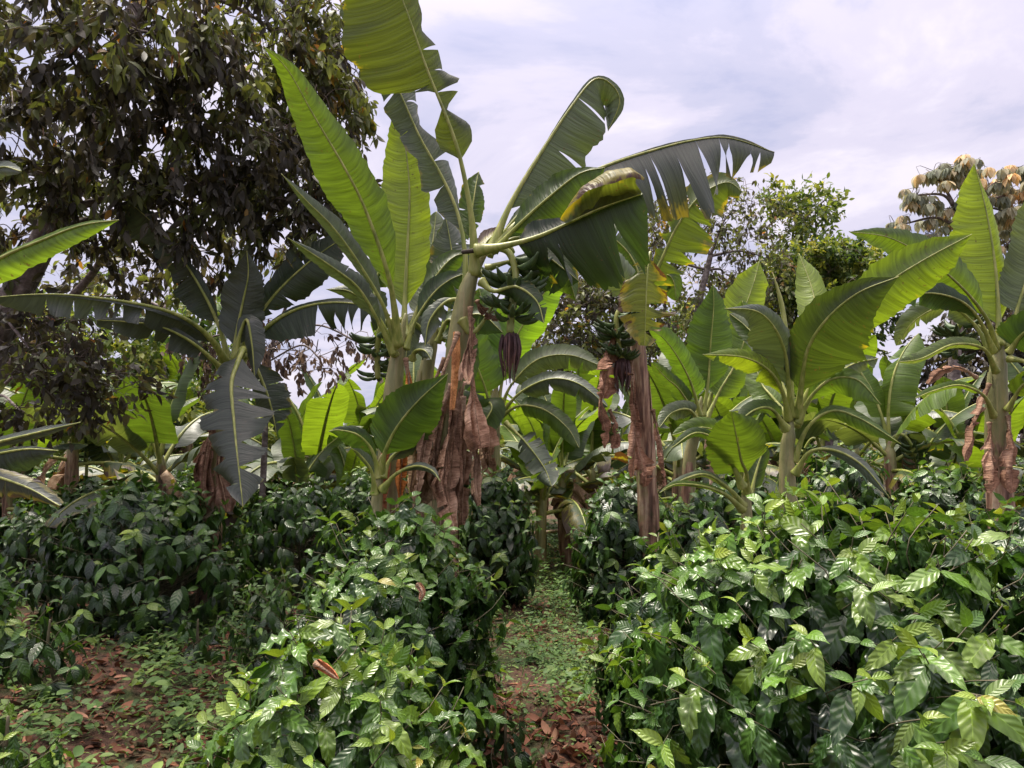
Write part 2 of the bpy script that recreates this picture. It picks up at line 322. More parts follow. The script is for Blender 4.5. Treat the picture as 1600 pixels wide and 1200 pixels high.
def pxleaf(root, pts, d, b0=.3, wl=40, wr=40, zl=.35, zr=.35, c=MID, edge=0., tl=0, tr=0, flop=0., wave=.05, r0=.022, seed=None, n=64, ragged=0., gap=.012, dry=False, name='leaf', label=None, crumple=0, rib=True, t0r=None):
    seedc[0] += 1; rng = np.random.default_rng(seed or seedc[0]); d = tuple(v*DS for v in d); r0 = r0*DS*.66
    k = len(pts); dd = np.linspace(d[0], d[-1], k) if len(d) == 2 else np.array(d, float)
    q = spline([(*P(x, y, z),) for (x, y), z in zip(pts, dd)], n)
    rel = q-CAM; dep = rel@FW; sx = rel@RT/dep*FPX; sy = -(rel@UP)/dep*FPX
    tx, ty = np.gradient(sx), np.gradient(sy); ln = np.maximum(np.hypot(tx, ty), 1e-6); lx, ly = ty/ln, -tx/ln
    # smooth perpendicular
    ker = np.ones(5)/5; lx = np.convolve(np.pad(lx, 2, 'edge'), ker, 'valid'); ly = np.convolve(np.pad(ly, 2, 'edge'), ker, 'valid')
    i0 = int(b0*(n-1)); tb = np.linspace(0, 1, n-i0)
    S0 = RT*lx[i0:, None]-UP*ly[i0:, None]
    SL = S0+FW*zl; SR = -S0+FW*zr
    B = blade(q[i0:], SL, SR, widths(wl, tb, dep[i0:]), widths(wr, tb, dep[i0:]), rng, tl, tr, flop, wave, ragged=ragged, gap=gap, crumple=crumple)
    org = np.array(root.location) if root is not None else None
    o = B.build(name, M_DRY if dry else M_BLADE, root, org)
    o.color = (c[0], c[1], c[2], edge) if not dry else (c if len(c) == 4 else (*c, 1))
    if label: o['label'] = label
    o['wax'] = float(WAX.get(tuple(c)[:3], 0.))
    if rib:
        tt = np.linspace(0, 1, n); R = r0*.9*(1-tt)**1.25+.0026*DS
        R = R*(1+1.3*np.exp(-tt*10))
        A = Acc(); A.add(*tube(q-FW*.004, R, 8, .03, rng)); mr = A.build('midrib', M_DRY if dry else M_RIB, o, org)
        mr['wax'] = 0.0
        if dry: mr.color = (.8, .75, .7, 1)
    return o
def stem(root, pts3, radii, dryness=(.9, .1), seed=1, name='pseudostem'):
    rng = np.random.default_rng(seed); C = spline(pts3, 40); R = np.interp(np.linspace(0, 1, 40), np.linspace(0, 1, len(radii)), radii)*.92; R[-5:] *= np.linspace(1, .3, 5)
    A = Acc(); V, F, At = tube(C, R, 20, .03, rng)
    L = At[:, 0]/max(At[:, 0].max(), 1e-6); A.add(V, F, At, np.interp(L, [0, 1], dryness))
    # overlapping leaf sheaths wrapped round it, each a thin curved shell ending in a point
    T = norm(np.gradient(C, axis=0))
    for k in range(7):
        i0 = rng.integers(0, 22); ln = rng.integers(12, 17); a0 = k*2.4+rng.random(); idx = np.arange(i0, min(40, i0+ln)); m = 8
        f = np.linspace(0, 1, len(idx)); half = (1.5-1.15*f**1.5)
        ref = norm(np.cross(T[idx], (0.3, .95, 0))); b2 = np.cross(T[idx], ref); j = np.linspace(-1, 1, m)
        ang = a0+half[:, None]*j[None]; rr = R[idx][:, None]*(1.07+.07*f[:, None]+.03*rng.random((len(idx), m)))
        V = C[idx][:, None]+rr[..., None]*(np.cos(ang)[..., None]*ref[:, None]+np.sin(ang)[..., None]*b2[:, None])
        At = np.stack([np.repeat(f[:, None], m, 1)*2, np.repeat(j[None], len(idx), 0), np.zeros_like(ang)], -1)
        A.add(V.reshape(-1, 3), grid_faces(len(idx), m), At.reshape(-1, 3), np.repeat(np.interp(idx/39, [0, 1], dryness)+.25*rng.standard_normal()*.6, m))
    return A.build(name, M_PSEUDO, root, np.array(root.location))
_fing = {}
def finger_mesh(kind=0):
    if kind in _fing: return _fing[kind]
    th = np.linspace(0, 1.35, 12); Rr = .135
    C = np.stack([np.zeros(12), Rr*np.sin(th), Rr*(1-np.cos(th))], 1)
    R = .019*np.array([.35, .5, .85, 1, 1.05, 1.07, 1.05, 1, .9, .7, .42, .3])
    V, F, At = tube(C, R, 5 if kind else 10); o = link_mesh('banana', V, F, M_FRUIT, At, np.zeros(len(V)), smooth=not kind)
    me = o.data; bpy.data.objects.remove(o); _fing[kind] = me; return me
def bunch(root, pts, d, hands, nf=8, scale=1.0, bud=.16, seed=5, fs=1.0, up=.5, fr=(.1, .75)):
    rng = np.random.default_rng(seed); org = np.array(root.location); k = len(pts); dd = np.linspace(d[0], d[1], k)
    C = spline([P(x, y, z) for (x, y), z in zip(pts, dd)], 40); A = Acc(); A.add(*tube(C, .022*scale, 8, .1, rng))
    o = A.build('fruit_stalk', M_RIB, root, org)
    T = norm(np.gradient(C, axis=0))
    for h in range(hands):
        i = int(np.interp(h/(max(1, hands-1)), [0, 1], [fr[0]*39, fr[1]*39])); a0 = h*2.2+rng.random()
        s = scale*fs*(1-.35*h/hands)
        for q in range(nf):
            ang = a0+(q-nf/2)*2.9/nf; out = np.array((math.cos(ang), math.sin(ang), 0.))
            y = norm(out*1.0+T[i]*.45*(rng.random()*.4+.8)-np.array((0, 0, .1))); z = norm(np.array((0, 0, 1.))*up+out*-.2-T[i]*.5+rng.standard_normal(3)*.07); x = norm(np.cross(y, z)); z = np.cross(x, y)
            b = bpy.data.objects.new('banana', finger_mesh()); col.objects.link(b); b.parent = o
            pos = C[i]+out*.025*scale-org+T[i]*rng.uniform(-.02, .05)
            Mx = Matrix(((x[0], y[0], z[0], pos[0]), (x[1], y[1], z[1], pos[1]), (x[2], y[2], z[2], pos[2]), (0, 0, 0, 1)))
            b.matrix_local = Mx @ Matrix.Scale(s*rng.uniform(.88, 1.1), 4)
    if bud:
        Cb = C[-1]+np.linspace(0, 1, 12)[:, None]*np.array((0, 0, -bud)); Rb = bud*.2*np.array([.4, .8, 1, 1.05, 1, .9, .78, .62, .48, .34, .2, .05])
        A = Acc(); A.add(*tube(Cb, Rb, 14, .12, rng))
        for q in range(26):                          # withered bracts and flowers round the bud
            a = rng.random()*6.28; dv = np.array((math.cos(a), math.sin(a), 0)); p0 = C[-1]+dv*bud*.2-np.array((0, 0, bud*.2*rng.random()))
            A.add(*tube(spline([p0, p0+dv*.02-np.array((0, 0, bud*.4)), p0-dv*.01-np.array((0, 0, bud*(.7+.5*rng.random())))], 6), [.006, .008, .007, .006, .004, .002], 4))
        A.build('flower_bud', M_BUD, root, org)
    return o

# procedural banana plant in world space; used where the photo shows small ones
def wleaf(root, start, az, el, L, Wd, rng, c, edge=0, tears=0, droop=1., rib=True, dry=False, n=26, flop=.25, pet=.22, m=4):
    t = np.linspace(0, 1, n); e = el-droop*t**1.5*1.5; h = np.array((math.cos(az), math.sin(az), 0.)); step = L/(n-1)
    dv = np.cos(e)[:, None]*h+np.sin(e)[:, None]*np.array((0, 0, 1.)); C = np.asarray(start)+np.vstack([[0, 0, 0], np.cumsum(dv[:-1]*step, 0)])
    side = np.array((-h[1], h[0], 0.)); roll = rng.uniform(-.5, .5); i0 = int(pet*n); T = norm(dv); Nn = norm(np.cross(T, side))
    Nn = np.where(Nn[:, 2:3] < 0, Nn, Nn)
    s0 = side*math.cos(roll)+Nn*math.sin(roll); vf = rng.uniform(-.1, .35); SL = s0-Nn*vf; SR = -s0-Nn*vf
    tb = np.linspace(0, 1, n-i0); w = Wd*wprof(tb)
    B = blade(C[i0:], SL[i0:], SR[i0:], w, w, rng, tears, tears, flop, .07, m=m, ragged=.08 if tears else 0, crumple=.12 if dry else 0)
    o = B.build('dry_leaf' if dry else 'leaf', M_DRY if dry else M_BLADE, root); o.color = (*c, edge) if not dry else (.95, .9, .85, 1); o['wax'] = float(WAX.get(tuple(c), 0.))
    if rib:
        A = Acc(); A.add(*tube(C, .022*(1-t)**.8+.004, 6)); A.build('midrib', M_DRY if dry else M_RIB, o)
    return o
def banana_proto(seed, H=1.6, nl=9, L=1.7, cols=(YOUNG, MID, PALE), lean=.1, r=.09, ndry=3, fruit=False, dryness=(1.0, .2), n=26):
    rng = np.random.default_rng(seed); root = empty('banana_plant', (0, 0, 0))
    top = np.array((rng.uniform(-lean, lean), rng.uniform(-lean, lean), H)); stem(root, [(0, 0, 0), top*.5+np.array((.02, .02, 0)), top], [r, r*.8, r*.6], dryness, seed)
    for k in range(nl):
        el = math.radians(np.interp(k, [0, nl-1], [84, 8])+rng.uniform(-8, 8)); az = k*2.4+rng.uniform(-.4, .4)
        st = top-np.array((0, 0, .05+.05*k))
        wleaf(root, st, az, el, L*rng.uniform(.8, 1.1), L*.145*rng.uniform(.85, 1.15), rng, cols[0] if k < 3 else cols[1+(k % (len(cols)-1))], edge=0 if k < nl*.6 else rng.uniform(.1, .6), tears=int(rng.integers(0, 3) if k < 4 else rng.integers(2, 8)), droop=rng.uniform(.35, .8) if k < 3 else rng.uniform(.7, 1.15), n=n)
    for k in range(ndry):
        wleaf(root, top*.92-np.array((0, 0, .1*k)), rng.random()*6.28, math.radians(-20), L*.62, L*.07, rng, MID, dry=True, droop=1.3, tears=4, n=16, rib=False)
    if fruit:
        p0 = top+np.array((.12, -.1, .05)); A = Acc(); C = spline([top, p0, p0+np.array((.12, -.05, -.25)), p0+np.array((.13, -.06, -.65))], 24); A.add(*tube(C, .02, 6)); o = A.build('fruit_stalk', M_RIB, root)
        for h in range(5):
            for q in range(6):
                ang = h+q*1.05; out = np.array((math.cos(ang), math.sin(ang), 0)); i = 9+h*2; pos = C[i]+out*.02
                b = bpy.data.objects.new('banana', finger_mesh(1)); col.objects.link(b); b.parent = o; y = norm(out-np.array((0, 0, .3))); z = np.array((0, 0, 1.)); x = norm(np.cross(y, z)); z = np.cross(x, y)
                b.matrix_local = Matrix(((x[0], y[0], z[0], pos[0]), (x[1], y[1], z[1], pos[1]), (x[2], y[2], z[2], pos[2]), (0, 0, 0, 1)))
    return root

# ------------------------------------------------------------------ small-leaf scattering
def leaf_template(nu, nv, width=.42, tip=.16, wavy=.0, fold=.12, serr=7):
    u = np.linspace(0, 1, nu); v = np.linspace(-1, 1, nv)
    w = np.sin(np.pi*np.clip(u, 0, 1)**.85)**.75*(1-.25*u); w[-1] = .015; w[0] = .03
    if nu > 6: w[-2] *= .4; w[-3] *= .75
    U, Vv = np.meshgrid(u, v, indexing='ij'); X = U; Y = Vv*w[:, None]*width*.5
    Z = fold*np.abs(Vv)*w[:, None]*width+wavy*np.sin(U*serr*6.28)*np.abs(Vv)**2*(w[:, None] > .2)
    return np.stack([X, Y, Z], -1).reshape(-1, 3), grid_faces(nu, nv), np.stack([U, Vv], -1).reshape(-1, 2)
T_HI = leaf_template(17, 5, .41, wavy=.040, fold=.07, serr=4); T_MD = leaf_template(9, 3, .42, fold=.12, wavy=.012); T_LO = leaf_template(4, 3, .5, fold=.18)
T_TIP = leaf_template(9, 3, .40, fold=.14); T_WIDE = leaf_template(5, 3, .62, fold=.12)
def scatter(tpl, O, D, Nr, S, bend, tint, rng, acc, ph=True):
    O = np.asarray(O, float); n = len(O)
    if n == 0: return
    V, F, uv = tpl; D = norm(D); Sd = norm(np.cross(Nr, D)); Nr = np.cross(D, Sd); S = np.broadcast_to(np.asarray(S, float), (n,)); bend = np.broadcast_to(np.asarray(bend, float), (n,))
    a = np.maximum(np.abs(bend), 1e-3)*np.sign(np.where(bend == 0, 1, bend)); x = V[:, 0]
    ax = np.sin(a[:, None]*x)/a[:, None]; az = -(1-np.cos(a[:, None]*x))/a[:, None]
    cup = rng.uniform(.2, 1.8, n)[:, None]; tw = rng.uniform(-.35, .35, n)[:, None]*x[None]
    yy = np.broadcast_to(V[:, 1], (n, len(V)))*rng.uniform(.88, 1.12, n)[:, None]; zl = V[:, 2][None]*cup+tw*yy
    px = ax-np.sin(a[:, None]*x)*-zl*0; pz = az+zl
    pts = O[:, None]+S[:, None, None]*(px[..., None]*D[:, None]+yy[..., None]*Sd[:, None]+pz[..., None]*Nr[:, None])
    Fa = (F[None]+(np.arange(n)*len(V))[:, None, None]).reshape(-1, 4)
    at = np.concatenate([np.broadcast_to(uv[None], (n, len(V), 2)), np.broadcast_to(rng.random(n)[:, None, None], (n, len(V), 1))], -1)
    acc.add(pts.reshape(-1, 3), Fa, at.reshape(-1, 3), np.repeat(np.broadcast_to(tint, (n,)), len(V)))

def coffee(name, label, loc, h, r, seed, tpl=T_MD, nsh=150, lsize=.14, young=.15, stems=4, group=None, light=0., cat='coffee bush', nodes=4, low=.12, lump=.11, gap=.05):
    # shoots end on a lumpy dome; each carries opposite pairs of drooping leaves, young ones at its tip
    rng = np.random.default_rng(seed); root = empty(name, loc, label, cat, group); fo, st = Acc(), Acc()
    O, D, NN, S, Bd, Ti = [], [], [], [], [], []; up = np.array((0, 0, 1.)); ph = rng.random(6)*6.28; tops = []
    for k in range(stems):
        a = k*6.28/stems+rng.random(); ex = np.array((math.cos(a), math.sin(a), 0))*r*.42*(0 if stems == 1 else 1)*rng.uniform(.6, 1)
        C = spline([(rng.normal()*.03, rng.normal()*.03, -.05), ex*.6+np.array((0, 0, h*.4)), ex+np.array((0, 0, h*rng.uniform(.72, .84)))], 24); tops.append(C); st.add(*tube(C, np.linspace(.018, .006, 24), 6, .08, rng))
    def put(p, d, nrm, s, b, ti): O.append(p); D.append(d); NN.append(nrm); S.append(s); Bd.append(b); Ti.append(ti)
    for b in range(nsh):
        t = low+(1-low)*((b+rng.random())/nsh)**.9; az = b*2.39996+rng.normal()*.3
        lumpy = 1+lump*(math.sin(az*3+ph[0])*math.cos(t*7+ph[1])+.7*math.sin(az*5+t*9+ph[2]))
        prof = (1-max(0, (t-.30)/.72)**2.3)**.62 if t < .999 else .05; prof *= .80+.20*min(1, t/.3)
        inner = 1-.38*rng.random()**1.8; rad = r*prof*lumpy*inner; ho = np.array((math.cos(az), math.sin(az), 0)); tip = ho*rad+up*(h*(t*(1+.06*(lumpy-1)/max(lump, .01)))-lsize*.35)
        el = np.interp(t, [0, .5, .8, 1], [.0, .25, .7, 1.3])+rng.normal()*.2; bd = norm(ho*math.cos(el)+up*math.sin(el)+np.cross(ho, up)*rng.normal()*.35)
        L = nodes*gap; p1 = tip-bd*L; C = tops[b % stems]; base = C[int(np.clip((p1[2]-.25*r)/h/.8*23, 2, 23))]
        C2 = spline([base, (base+p1)*.5-up*.05, p1, tip], 12); st.add(*tube(C2, np.linspace(.004, .0018, 12), 4)); sd0 = norm(np.cross(bd, up)+1e-6)
        yng = rng.random() < young*(.5+t)
        for q in range(nodes+1):
            f = q/nodes; p = tip-bd*gap*(nodes-q)-up*.006*(nodes-q)**1.5*.4; rot = rng.normal()*.3
            sd = sd0*math.cos(rot)+np.cross(bd, sd0)*math.sin(rot)
            if q == nodes:
                if rng.random() < .35: continue
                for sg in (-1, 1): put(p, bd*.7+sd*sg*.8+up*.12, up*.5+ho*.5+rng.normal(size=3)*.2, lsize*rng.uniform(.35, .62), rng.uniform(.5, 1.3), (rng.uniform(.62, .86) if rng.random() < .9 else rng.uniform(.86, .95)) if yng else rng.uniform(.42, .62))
                continue
            for sg in (-1, 1):
                if rng.random() < .07: continue
                dr = rng.uniform(.7, 2.0)*(.55 if yng and q == nodes-1 else 1)*np.interp(t, [.55, 1], [1.15, .55])
                d = sd*sg*rng.uniform(.4, .9)+bd*rng.uniform(.1, .6)-up*dr+ho*.35+rng.normal(size=3)*.18
                nr = up*rng.uniform(.5, .9)+ho*rng.uniform(.5, 1.2)+rng.normal(size=3)*.22
                sz = lsize*rng.uniform(.68, 1.2)*(.82 if q == nodes-1 else 1)
                ti = rng.uniform(.52, .76) if yng and q == nodes-1 else np.clip(rng.normal(.11+.34*t*f+light, .13), 0, .58)  # older leaves darker; shade low and inside the bush also put into the tint
                put(p, d, nr, sz, rng.uniform(.3, 1.5), ti)
    O, D, NN, S, Bd, Ti = map(np.array, (O, D, NN, S, Bd, Ti)); sm = S < .6*lsize
    for mk, tp in ((~sm, tpl), (sm, T_TIP)):
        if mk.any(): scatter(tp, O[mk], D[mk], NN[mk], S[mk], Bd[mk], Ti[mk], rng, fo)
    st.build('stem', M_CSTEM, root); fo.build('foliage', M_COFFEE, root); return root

def tree(name, label, cat, trunk, blobs, rng, size=.14, per=18, tint=(.3, .2), mat=None, tpl=T_LO, droop=.9, spray=.35, bark=None, group=None, twr=.006, trunk_r=(.12, .06), trunks=None, umbrella=False, brr=.035):
    # trunk: list of world points from the ground; blobs: (px,py,depth,rx_px,ry_px,rz_m,nclusters)
    base = np.array(trunk[0]); root = empty(name, base, label, cat, group); C = spline(trunk, 40); A = Acc(); A.add(*tube(C, np.linspace(*trunk_r, 40), 12, .08, rng)); A.build('trunk', bark or M_BARK, root, base)
    Bc, Tw, Lf = Acc(), Acc(), Acc(); up = np.array((0, 0, 1.)); O, D, NN, S, Bd, Ti = [], [], [], [], [], []
    for bl in blobs:
        bx, by, bd_, rx, ry, rz, nc = bl[:7]; btint = bl[7] if len(bl) > 7 else tint[0]
        c = P(bx, by, bd_); RX = rx/FPX*bd_; RY = ry/FPX*bd_
        j = np.argmin(np.linalg.norm(C-c, axis=1)+np.maximum(0, C[:, 2]-c[2])*1.5); s0 = C[j]; mid = (s0+c)/2+np.array((0, 0, .25*np.linalg.norm(c-s0)*.5))+rng.normal(size=3)*.08*np.linalg.norm(c-s0)
        Cb = spline([s0, mid, c], 20); Bc.add(*tube(Cb, np.linspace(brr, .012, 20), 6, .08, rng)); anchors = [Cb[k] for k in range(8, 20, 2)]
        for k in range(nc):
            a = rng.normal(size=3); a /= np.linalg.norm(a); rr = rng.random()**.42; q = c+RT*a[0]*RX*rr+UP*a[1]*RY*rr+FW*a[2]*rz*rr
            an = np.array(anchors); st = an[np.argmin(np.linalg.norm(an-q, axis=1)+rng.random(len(an))*.3)]; anchors.append(q*.75+st*.25)
            if len(anchors) > 60: anchors.pop(rng.integers(len(anchors)))
            Ct = spline([st, (st+q)/2+rng.normal(size=3)*.07+up*.06, q], 7); Tw.add(*tube(Ct, np.linspace(twr, twr*.45, 7), 4))
            dv = norm(q-st+rng.normal(size=3)*.4-up*.35*droop); dens = per if not isinstance(per, tuple) else rng.integers(*per)
            ctint = rng.normal(btint, tint[1])
            if umbrella:
                for m_ in range(dens):
                    az = m_*6.28/dens+rng.random()*.3; ho = np.array((math.cos(az), math.sin(az), 0)); O.append(q+ho*.03); D.append(ho*rng.uniform(.4, .8)-up*rng.uniform(.5, 1.1)); NN.append(up*.5+ho); S.append(size*rng.uniform(.75, 1.2)); Bd.append(rng.uniform(.3, .9)); Ti.append(ctint+rng.normal()*.12)
            else:
                tip = q+dv*spray; Tw.add(*tube(spline([q, q+dv*spray*.5, tip-up*spray*.2*droop], 5), np.linspace(twr*.45, .0015, 5), 4))
                for m_ in range(dens):
                    f = rng.random(); p = q*(1-f)+(tip-up*spray*.2*droop*f)*f+rng.normal(size=3)*spray*.10; O.append(p)
                    D.append(rng.normal(size=3)*.55+dv*.5-up*droop*rng.uniform(.3, 1.3)); NN.append(rng.normal(size=3)*.6+up*.8); S.append(size*rng.uniform(.6, 1.25)); Bd.append(rng.uniform(0, 1)); Ti.append(ctint+rng.normal()*.1)
    Ti = np.clip(np.array(Ti), 0, .9); sp = rng.random(len(Ti)) < .012; Ti = np.where(sp, rng.uniform(.88, 1, len(Ti)), Ti)
    scatter(tpl, O, D, NN, np.array(S), np.array(Bd), Ti, rng, Lf)
    Bc.build('limbs', bark or M_BARK, root, base)
    Tw.build('twigs', M_TWIG, root, base); Lf.build('crown', mat or M_TREE, root, base); return root

# ================================================================== THE SETTING
def mat_ground():
    m, t, out = new_mat('leaf_strewn_soil'); g = N(t, 'ShaderNodeTexCoord'); n1 = noise(t, g.outputs['Object'], 1.1, 5, .6); n2 = noise(t, g.outputs['Object'], 22, 4, .7); n3 = noise(t, g.outputs['Object'], 5, 4, .65)
    a = ramp(t, n2, [(.3, (.035, .02, .014)), (.5, (.085, .05, .034)), (.62, (.13, .075, .048)), (.75, (.09, .05, .03))])
    b = ramp(t, n2, [(.3, (.02, .03, .012)), (.55, (.045, .06, .02)), (.75, (.09, .10, .035))])
    f = mth(t, 'MULTIPLY', mth(t, 'SUBTRACT', mth(t, 'ADD', mth(t, 'MULTIPLY', n1, .6), mth(t, 'MULTIPLY', n3, .4)), .46), 9, True)
    c = mixc(t, f, a, b); p = N(t, 'ShaderNodeBsdfPrincipled'); p.inputs['Roughness'].default_value = .9; p.inputs['Specular IOR Level'].default_value = .2
    t.links.new(c, p.inputs['Base Color']); t.links.new(bump(t, mth(t, 'ADD', n2, n3), .9, .03), p.inputs['Normal']); t.links.new(p.outputs[0], out.inputs[0]); return m
def make_ground():
    xs = np.concatenate([np.linspace(-400, -14, 12), np.linspace(-13, 13, 180), np.linspace(14, 400, 12)]); ys = np.concatenate([np.linspace(-60, -1, 8), np.linspace(0, 26, 170), np.linspace(28, 700, 14)])
    X, Y = np.meshgrid(xs, ys, indexing='ij'); Z = gz(X, Y)*np.clip((60-np.hypot(X, Y))/20, 0, 1)
    V = np.stack([X, Y, Z], -1).reshape(-1, 3); o = link_mesh('ground', V, grid_faces(len(xs), len(ys)), mat_ground()); o.data.flip_normals(); tag(o, kind='structure')
make_ground()
def pathx(y): return .02+.058*y
rg = np.random.default_rng(7)
def density(x, y):   # where the ground is open: the lane and the clearing on the left
    lane = np.exp(-((x-pathx(y))/.55)**2); clr = np.exp(-((x+2.9)/1.5)**4)*np.exp(-((y-5.2)/2.0)**4)
    return np.clip(lane+clr, 0, 1)
def make_litter():
    A = Acc(); n = 16000; x = rg.uniform(-5.5, 4, n); y = rg.uniform(2.6, 12, n); k = (rg.random(n) < .25+.9*density(x, y)) & (np.sin(x*2.1+1)*np.cos(y*1.7+.5)+.6*np.sin(x*5+y*3) > rg.uniform(-1.2, .9, n)); x, y = x[k], y[k]
    # extra drift of leaves at the near end of the lane
    x2 = rg.normal(.12, .5, 900); y2 = rg.uniform(3.3, 4.9, 900); x3 = rg.uniform(-4.6, -1.2, 2200); y3 = rg.uniform(3.4, 7.4, 2200); x = np.r_[x, x2, x3]; y = np.r_[y, y2, y3]; n = len(x)
    az = rg.random(n)*6.28; O = np.stack([x, y, gz(x, y)+rg.uniform(.004, .022, n)], 1); D = np.stack([np.cos(az), np.sin(az), rg.normal(0, .14, n)], 1); Nr = np.stack([rg.normal(0, .3, n), rg.normal(0, .3, n), np.ones(n)], 1)
    scatter(leaf_template(6, 3, .5, fold=.25), O, D, Nr, rg.uniform(.03, .11, n), rg.uniform(-1.6, 1.6, n), np.clip(rg.normal(.5, .25, n), 0, 1), rg, A)
    # strips of torn banana sheath and short sticks
    for q in range(170):
        a = rg.random()*3.14; L = rg.uniform(.08, .3); xx, yy = rg.uniform(-4.5, 1.4), rg.uniform(3, 8)
        p = np.array((xx, yy, gz(xx, yy)+.012)); d = np.array((math.cos(a), math.sin(a), rg.normal()*.05)); C = spline([p, p+d*L*.5+np.array((0, 0, .012)), p+d*L], 5); V, F, At = tube(C, rg.uniform(.002, .007), 4); A.add(V, F, At, rg.uniform(.1, .8))
    tag(A.build('leaf_litter', M_LITTER), 'red brown fallen leaves and bark bits covering the bare soil', 'leaf litter', kind='stuff')
make_litter()
def make_weeds():
    A = Acc(); O, D, NN, S, Bd, Ti = [], [], [], [], [], []
    for q in range(60000):
        x = rg.uniform(-4.8, 2.2); y = 2.7+11*rg.random()**1.5; dn = density(x, y)
        pat = .5+.5*math.sin(x*2.3+2)*math.cos(y*1.9)+.35*math.sin(x*6+y*4.3)
        near = max(0, 1-abs(x-pathx(y)-.12)/.6)*(1 if y > 4.6 else .12)
        if rg.random() > (dn*max(0, pat)*.26 if y > 4.6 or x < -.6 else 0)+.55*near*(.45+.75*max(0, math.sin(x*5.1+y*2.2)+.4))+.03: continue
        hgt = abs(rg.normal(0, .055))+.015+(.08 if rg.random() < .12 else 0); z = float(gz(x, y)); nl = rg.integers(4, 10); tint = np.clip(rg.normal(.45, .2), 0, 1); big_ = rg.random() < (.30 if x < -.6 else .07); ls = rg.uniform(.045, .085) if big_ else rg.uniform(.014, .038); hgt *= (2.2 if big_ else 1); nl = nl if not big_ else nl+4
        for k in range(nl):
            az = rg.random()*6.28; f = rg.random(); sp_ = .05 if big_ else .03; O.append((x+math.cos(az)*.015+rg.normal()*sp_, y+math.sin(az)*.015+rg.normal()*sp_, z+hgt*(.3+.8*f))); D.append((math.cos(az), math.sin(az), rg.uniform(-.3, .5))); NN.append((rg.normal()*.3, rg.normal()*.3, 1)); S.append(ls*rg.uniform(.6, 1.3)); Bd.append(rg.uniform(0, .9)); Ti.append(tint+rg.normal()*.08)
    scatter(leaf_template(6, 3, .60, fold=.1), O, D, NN, np.array(S), np.array(Bd), np.clip(Ti, 0, 1), rg, A)
    O, D = [], []
    for q in range(2600):   # grass blades
        x = rg.uniform(-4.5, 1.8); y = rg.uniform(2.8, 9)
        if rg.random() > density(x, y)*.8: continue
        O.append((x, y, float(gz(x, y)))); a = rg.random()*6.28; D.append((math.cos(a)*.5, math.sin(a)*.5, 1))
    n = len(O); scatter(leaf_template(5, 2, .07, fold=0), O, D, rg.normal(size=(n, 3)), rg.uniform(.05, .16, n), rg.uniform(.4, 1.8, n), np.clip(rg.normal(.5, .2, n), 0, 1), rg, A)
    tag(A.build('ground_weeds', M_WEED), 'low pale green weeds and seedlings spreading over the soil', 'weeds', kind='stuff')
make_weeds()

# ================================================================== COFFEE
def cb(px, top, d, hw, seed, label, **k):
    p = P(px, top, d); g = ground(px, d); g[:2] = p[:2]; g[2] = float(gz(p[0], p[1]))
    h = p[2]-g[2]; return coffee('coffee_bush', label, g, h, hw/FPX*d, seed, **k)
H = T_HI
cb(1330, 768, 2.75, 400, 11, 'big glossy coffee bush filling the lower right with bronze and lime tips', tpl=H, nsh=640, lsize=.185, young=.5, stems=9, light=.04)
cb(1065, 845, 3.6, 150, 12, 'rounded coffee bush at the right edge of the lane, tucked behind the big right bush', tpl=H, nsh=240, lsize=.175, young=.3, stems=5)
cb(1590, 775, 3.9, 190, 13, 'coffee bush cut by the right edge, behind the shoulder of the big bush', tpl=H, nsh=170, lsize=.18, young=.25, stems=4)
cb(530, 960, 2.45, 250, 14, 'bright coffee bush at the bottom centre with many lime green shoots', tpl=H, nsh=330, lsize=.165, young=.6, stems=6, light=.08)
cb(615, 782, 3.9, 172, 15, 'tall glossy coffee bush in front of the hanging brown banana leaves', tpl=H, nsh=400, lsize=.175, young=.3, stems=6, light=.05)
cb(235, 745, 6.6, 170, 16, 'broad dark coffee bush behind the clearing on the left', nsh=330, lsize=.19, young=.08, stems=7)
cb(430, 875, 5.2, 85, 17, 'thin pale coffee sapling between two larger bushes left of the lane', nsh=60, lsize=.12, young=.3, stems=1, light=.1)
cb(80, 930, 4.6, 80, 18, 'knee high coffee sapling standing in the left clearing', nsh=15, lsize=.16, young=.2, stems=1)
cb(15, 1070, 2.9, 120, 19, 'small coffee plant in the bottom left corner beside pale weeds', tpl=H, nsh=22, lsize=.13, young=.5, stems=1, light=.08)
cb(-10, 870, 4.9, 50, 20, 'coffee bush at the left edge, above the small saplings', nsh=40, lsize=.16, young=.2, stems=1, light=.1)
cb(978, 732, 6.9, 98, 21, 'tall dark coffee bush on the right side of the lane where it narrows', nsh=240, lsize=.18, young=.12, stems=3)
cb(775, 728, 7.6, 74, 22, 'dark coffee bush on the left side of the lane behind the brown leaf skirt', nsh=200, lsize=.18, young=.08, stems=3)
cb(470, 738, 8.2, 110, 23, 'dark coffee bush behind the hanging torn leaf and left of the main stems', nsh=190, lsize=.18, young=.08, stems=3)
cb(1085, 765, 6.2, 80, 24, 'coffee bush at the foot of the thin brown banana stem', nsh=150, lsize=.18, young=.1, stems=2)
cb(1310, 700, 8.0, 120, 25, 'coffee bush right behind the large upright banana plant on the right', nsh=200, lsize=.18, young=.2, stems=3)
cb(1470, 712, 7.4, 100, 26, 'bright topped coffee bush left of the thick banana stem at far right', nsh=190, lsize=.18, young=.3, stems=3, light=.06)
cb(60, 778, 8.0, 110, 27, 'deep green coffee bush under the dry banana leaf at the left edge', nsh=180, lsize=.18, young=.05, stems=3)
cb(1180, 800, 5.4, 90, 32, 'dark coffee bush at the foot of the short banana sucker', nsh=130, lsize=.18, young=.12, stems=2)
cb(735, 985, 4.9, 62, 28, 'low coffee branchlets at the left edge of the lane, below the tall glossy bush', nsh=50, lsize=.16, young=.15, stems=1)
